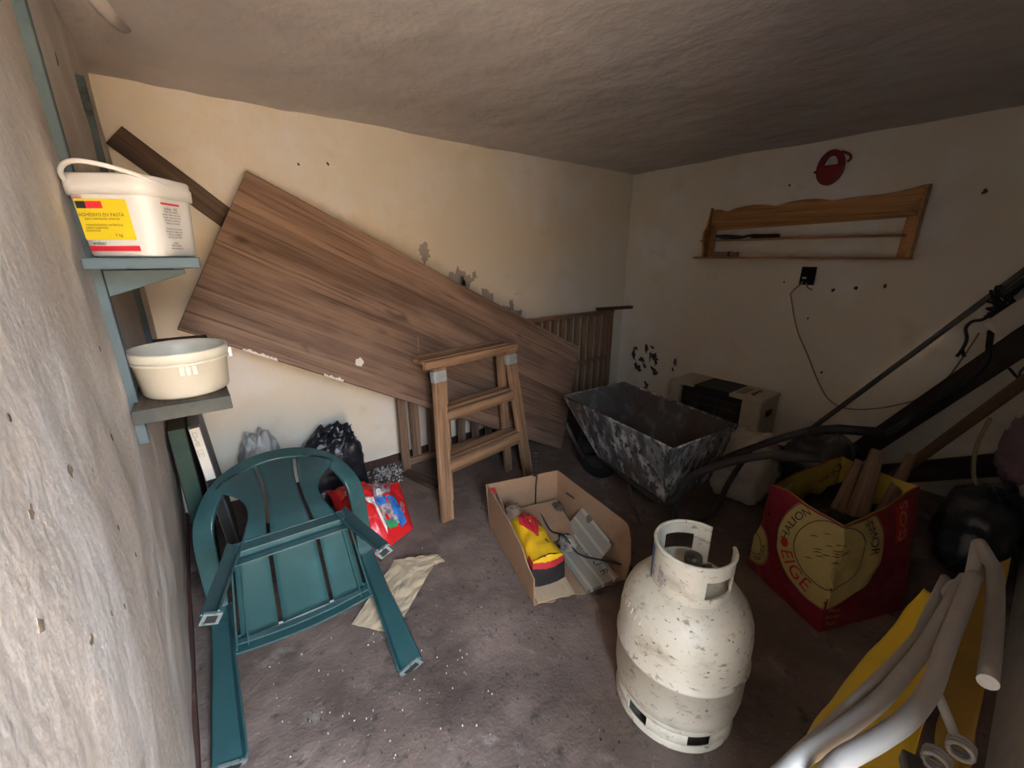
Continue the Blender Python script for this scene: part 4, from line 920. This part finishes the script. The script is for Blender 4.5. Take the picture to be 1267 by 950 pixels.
tag(b.obj('pale_strap', surf('pale_strap', (.24, .19, .10), rough=.8), base=(2.66, .04, .4), smooth=True), 'pale strap hanging in the dark right corner', 'strap')
crumple((2.74, -.07, .60), (.10, .07, .15), 2.4, .35, 1.5, 71, surf('mauve_cloth', (.16, .10, .12), [((.10, .06, .07), 9, .5, .7)], .9, (18, .5, .02)), 'mauve_cloth', 'mauve cloth hanging at the right edge of the picture', 'cloth', floorz=.44, nu=36, nv=24)
crumple((2.72, -.03, .19), (.22, .13, .20), 2.8, .3, 1.4, 81, bin_m, 'rubbish_bag', 'black plastic bag in the dark right corner', 'bag', nu=40, nv=28)

# ------------------------------------------------------------------ folded lounger at the lower right
t = thing('folding_lounger', (.8, 0, 0), 'folded lounger with white tubes and yellow fabric at lower right', 'lounger')
tube_m = surf('scuffed_white_tube', (.24, .22, .20), [((.32, .28, .24), 9, .55, .75), ((.1, .07, .05), 30, .72, .76)], .45)
yel_m = surf('yellow_canvas', (.50, .33, .012), [((.38, .24, .01), 6, .5, .7)], .75, (40, .3, .006))
tan_m = surf('faded_yellow_canvas', (.34, .20, .04), [((.25, .14, .03), 6, .5, .7)], .8, (40, .3, .006))
for q, r in (([(.40, .07, .012), (.41, .072, .55), (.44, .068, .78), (.476, .063, .813), (.562, .039, .819), (.656, .018, .817), (.743, .005, .822), (.825, -.004, .826), (1.01, -.019, .85)], .0105),
             ([(.44, .080, .012), (.45, .080, .55), (.465, .076, .76), (.487, .071, .789), (.619, .043, .806), (.82, .012, .806), (.895, .008, .808), (1.045, .004, .815)], .007),
             ([(.45, .03, .012), (.45, .03, .60), (.47, .03, .81), (.498, .029, .836), (.563, .007, .842), (.621, -.01, .846), (.695, -.02, .849), (.777, -.021, .856), (.871, -.023, .869), (.981, -.026, .876)], .0112),
             ([(1.195, -.021, .838), (1.161, -.038, .829), (1.11, -.052, .828), (.966, -.064, .817), (.817, -.070, .811)], .0115),
             ([(1.08, -.03, .012), (1.09, -.03, .5), (1.11, -.03, .76), (1.19, -.022, .835)], .0115),
             ([(.95, .01, .012), (.96, .01, .5), (.985, -.005, .80), (1.0, -.018, .845)], .0105)):
    b = B(); b.tube(smooth_path(q, 6), r, 14); b.obj('tube', tube_m, t, smooth=True)
b = B(); b.tube([(.817, -.070, .811), (.8155, -.0702, .811)], .0117, 14); b.obj('tube_cap', white_m, t)
def quad(P, sag, n=14, rip=.006, seed=0):
    P = [V(p) for p in P]
    return lambda u, v: P[0]*(1-u)*(1-v)+P[1]*u*(1-v)+P[2]*u*v+P[3]*(1-u)*v+V(sag)*math.sin(math.pi*u)*math.sin(math.pi*v)+V((0, 1, .3))*rip*nz((u*3, v*4, seed), 1.5)
def loft(rows, seed, drop):
    rows = [(V(a), V(c)) for a, c in rows]; A_l = smooth_path([r_[0] for r_ in rows], 6); C_l = smooth_path([r_[1] for r_ in rows], 6); n_ = len(A_l)-1
    def fn(u, v):
        i = u*n_; k = min(n_-1, int(i)); f_ = i-k; a = A_l[k].lerp(A_l[k+1], f_); c = C_l[k].lerp(C_l[k+1], f_)
        return a.lerp(c, v)+V((0, 0, -drop*math.sin(math.pi*v)))+V((0, .4, 1))*.006*nz((u*5, v*3, seed), 1.4)
    return fn
b = B(); b.grid(loft([((1.076, .026, .756), (1.062, -.023, .800)), ((1.025, .043, .698), (.979, -.024, .774)), ((.969, .058, .66), (.886, -.024, .759)), ((.871, .076, .612), (.811, -.022, .754)), ((.771, .089, .584), (.743, -.024, .748)), ((.619, .091, .559), (.636, -.031, .72))], 1, .012), 40, 10, .002); b.obj('canvas', yel_m, t, smooth=True)
b = B(); b.grid(loft([((1.164, -.030, .799), (1.287, -.072, .787)), ((.991, -.034, .715), (1.089, -.081, .712)), ((.84, -.042, .696), (.88, -.08, .707)), ((.726, -.052, .681), (.761, -.082, .704))], 2, .006), 30, 8, .002); b.obj('back_canvas', tan_m, t, smooth=True)
b = B(); b.tube([(.714, -.027, .830), (.716, -.058, .775)], .006, 8); b.obj('strut', tube_m, t, smooth=True)
for c_, nm in (((.706, -.063, .775), 0), ((.657, -.045, .780), 1)):
    b = B()
    for k in range(3): b.tube([V(c_)+V((.006*k-.006+.0*j, .012*math.cos(j*math.pi/6), .012*math.sin(j*math.pi/6))) for j in range(13)], .003, 6)
    b.obj('coil_clip', tube_m, t, smooth=True)
b = B(); b.obox((.62, -.03, .775), (.018, .006, 0), (-.003, .010, 0), (0, 0, .010)); b.obj('hinge', tubeblk_m, t, bevel=.003)

# ------------------------------------------------------------------ right wall: pine rack, red holder, socket with wires
t = thing('wall_rack', (3.38, 1.2, 1.38), 'varnished pine wall rack with scalloped top edge', 'rack')
def bk_pt(y_, z_): return (XR-.022, y_, z_)
yl, yr = 1.815, .585; N_ = 48; tops_ = []
def wave(k):
    """scalloped outline along the top, k from the left end to the right end"""
    base = 1.725+.030*k
    q = (k-.10)/.27
    hump = .030*math.sin(math.pi*(q % 1))**.7 if 0 < q < 3 and q < 2.9 else 0
    return base-.010+hump*(1 if q < 2 else .35)+.040*max(0, 1-abs(k-1)/.16)+.030*max(0, 1-abs(k-.03)/.07)
poly = [bk_pt(yl+(yr-yl)*i/N_, wave(i/N_)) for i in range(N_+1)]+[bk_pt(yr, 1.615), bk_pt(yl, 1.585)]
me_b = B(); me_b.prism(poly, (.014, 0, 0)); 
regrain(me_b.obj('back_panel', wood_pine, t, bevel=.002), -math.pi/2)
def yaxis_wood(o): return o
for ya, yb in ((.642, .570), (1.830, 1.765)):
    b = B(); b.prism([(XR-.022, ya, 1.62), (XR-.022, yb, 1.62), (XR-.022, yb, 1.39), (XR-.022, ya, 1.39)], (.014, 0, 0)); b.obj('back_upright', wood_pine, t)
bar('shelf_board', (XR-.056, 1.845, 1.512), (XR-.056, .62, 1.512), .085, .013, wood_pine, t, (1, 0, 0), .002)
bar('shelf_board', (XR-.062, 1.880, 1.383), (XR-.062, .565, 1.383), .105, .015, wood_pine, t, (1, 0, 0), .002)
b = B(); b.prism([(XR-.008, 1.83, 1.755), (XR-.028, 1.83, 1.755), (XR-.035, 1.83, 1.70), (XR-.06, 1.83, 1.62), (XR-.098, 1.83, 1.575), (XR-.10, 1.83, 1.50), (XR-.082, 1.83, 1.46), (XR-.078, 1.83, 1.39), (XR-.008, 1.83, 1.39)], (0, -.016, 0)); b.obj('end_panel', wood_pine, t, bevel=.002)
b = B(); b.prism([(XR-.008, .585, 1.785), (XR-.095, .585, 1.775), (XR-.105, .585, 1.60), (XR-.105, .585, 1.39), (XR-.008, .585, 1.39)], (0, -.016, 0)); b.obj('end_panel', wood_pine, t, bevel=.002)
b = B(); b.tube(smooth_path([(3.36, 1.735, 1.545), (3.355, 1.67, 1.530), (3.36, 1.56, 1.528), (3.355, 1.47, 1.540), (3.36, 1.40, 1.538), (3.365, 1.33, 1.536)], 6), .009, 8); b.tube(smooth_path([(3.36, 1.735, 1.545), (3.37, 1.66, 1.545), (3.37, 1.55, 1.535)], 6), .008, 8); b.box((3.345, 1.29, 1.520), (3.385, 1.47, 1.545))
tag(b.obj('black_strap', black_m, base=(3.36, 1.5, 1.519)), 'black strap lying on the upper board of the pine rack', 'strap')
t = thing('small_case', (3.36, 1.66, 1.391), 'small flat brown case on the lower board of the pine rack', 'case')
b = B(); b.hexa([(3.335, 1.76, 1.391), (3.335, 1.55, 1.391), (3.38, 1.55, 1.391), (3.38, 1.76, 1.391), (3.335, 1.74, 1.430), (3.335, 1.545, 1.425), (3.38, 1.545, 1.425), (3.38, 1.74, 1.430)]); b.obj('body', surf('brown_case', (.24, .16, .10), rough=.5), t, bevel=.004)
b = B(); b.box((3.333, 1.60, 1.393), (3.382, 1.612, 1.429)); b.obj('clasp', dark_m, t)
# red holder
t = thing('red_wall_holder', (XR-.03, 1.08, 1.83), 'oval dark red plastic holder hanging high on the right wall', 'holder')
rm = surf('dark_red_plastic', (.22, .012, .012), rough=.45)
def oval(k, r, cz, sy=.072, sz=.108): th = 2*math.pi*k; return V((0, 1.075-sy*r*math.cos(th)-.10*(sz*r*math.sin(th))*0, cz+sz*r*math.sin(th)))
b = B(); cz = 1.935; path = [oval(k/40, .80, cz)+V((XR-.022, 0, 0)) for k in range(41)]
b.strip(path, [V((0, p.y-1.075, p.z-cz)) for p in path], .034, .03); b.obj('oval_frame', rm, t, bevel=.004)
pk = [oval(.5+.5*k/20, .92, cz-.0) for k in range(21)]
b = B(); b.prism([p+V((XR-.060, 0, 0)) for p in pk]+[V((XR-.060, 1.135, cz+.012)), V((XR-.060, 1.015, cz+.012))][::-1], (.05, 0, 0)); b.obj('pocket', rm, t, bevel=.006)
b = B(); b.box((XR-.012, 1.045, cz+.015), (XR-.006, 1.10, cz+.055)); b.obj('white_plate', white_m, t)
b = B(); b.tube(smooth_path([(XR-.03, 1.03, cz+.085), (XR-.028, .985, cz+.06), (XR-.028, .975, cz+.035), (XR-.03, .99, cz+.02)], 4), .007, 6); b.tube([(XR-.03, 1.14, cz-.02), (XR-.03, 1.16, cz-.015)], .007, 6); b.obj('side_hook', rm, t)
# socket
t = thing('wall_socket_box', (XR-.01, 1.085, 1.19), 'wall socket hole as a solid black block with loose wires', 'socket')
b = B(); b.box((XR-.016, 1.040, 1.205), (XR+.002, 1.125, 1.325)); b.obj('box', dark_m, t, bevel=.002)  # solid block, its black stands in for shade in the socket hole
b = B(); b.box((XR-.020, 1.085, 1.245), (XR-.015, 1.110, 1.258)); b.obj('terminal', white_m, t)
b = B(); b.tube(smooth_path([(XR-.02, 1.10, 1.23), (XR-.03, 1.12, 1.195), (XR-.022, 1.145, 1.17)], 5), .005, 6); b.tube(smooth_path([(XR-.02, 1.08, 1.22), (XR-.035, 1.06, 1.19), (XR-.03, 1.03, 1.175)], 5), .005, 6); b.obj('loose_wire', surf('tan_wire', (.30, .2, .12), rough=.6), t, smooth=True)
b = B(); b.tube(smooth_path([(3.408, 1.10, 1.22), (3.405, 1.155, 1.15), (3.41, 1.150, 1.10), (3.41, 1.08, .90), (3.41, .978, .72), (3.41, .87, .53), (3.41, .79, .435), (3.41, .68, .41), (3.41, .54, .455), (3.40, .415, .53), (3.40, .33, .60), (3.39, .278, .71), (3.37, .24, .85), (3.36, .208, 1.0)], 8), .0042, 6)
tag(b.obj('hanging_cable', surf('tan_wire', (.30, .2, .12)), base=(3.41, .8, .4), smooth=True), 'thin tan cable hanging from the wall socket box', 'cable')

# ------------------------------------------------------------------ rubble and dust on the floor
def bits(name, n, place, size, mat, label):
    b = B(); rnd = random.Random(len(name)*31+n)
    for _ in range(n):
        x_, y_ = place(rnd); s = rnd.uniform(*size); a = rnd.uniform(0, 6.28)
        c, q = math.cos(a)*s, math.sin(a)*s; k = rnd.uniform(.4, 1); z = .004+.004*nz((x_, y_, 0), 3, 8)
        b.hexa([(x_-c, y_-q, z-.004), (x_+q*k, y_-c*k, z-.004), (x_+c, y_+q, z-.004), (x_-q*k, y_+c*k, z-.004), (x_-c*.6, y_-q*.6, z+s*.8), (x_+q*k*.6, y_-c*k*.6, z+s*.7), (x_+c*.6, y_+q*.6, z+s*.9), (x_-q*k*.6, y_+c*k*.6, z+s*.6)])
    return tag(b.obj(name, mat, base=(0, 0, 0)), label, 'rubble', kind='stuff')
bits('plaster_crumbs', 110, lambda r: (max(.0, r.gauss(.32, .20)), max(.55, r.gauss(1.02, .22))), (.0012, .0034), surf('crumb_white', (.42, .39, .36), rough=.9), 'white plaster crumbs scattered on the floor near the chair')
bits('plaster_flakes', 260, lambda r: (r.gauss(.86, .07), min(2.58, r.gauss(2.47, .06))), (.003, .009), surf('crumb_grey', (.36, .32, .29), [((.6, .57, .53), 30, .5, .6)], .9), 'grey plaster flakes heaped at the foot of the back wall')
bits('dark_grit', 220, lambda r: (r.uniform(0, 1.0), r.uniform(.45, 1.3)), (.0015, .0045), surf('grit', (.05, .04, .035), rough=.9), 'dark grit scattered over the floor near the chair')
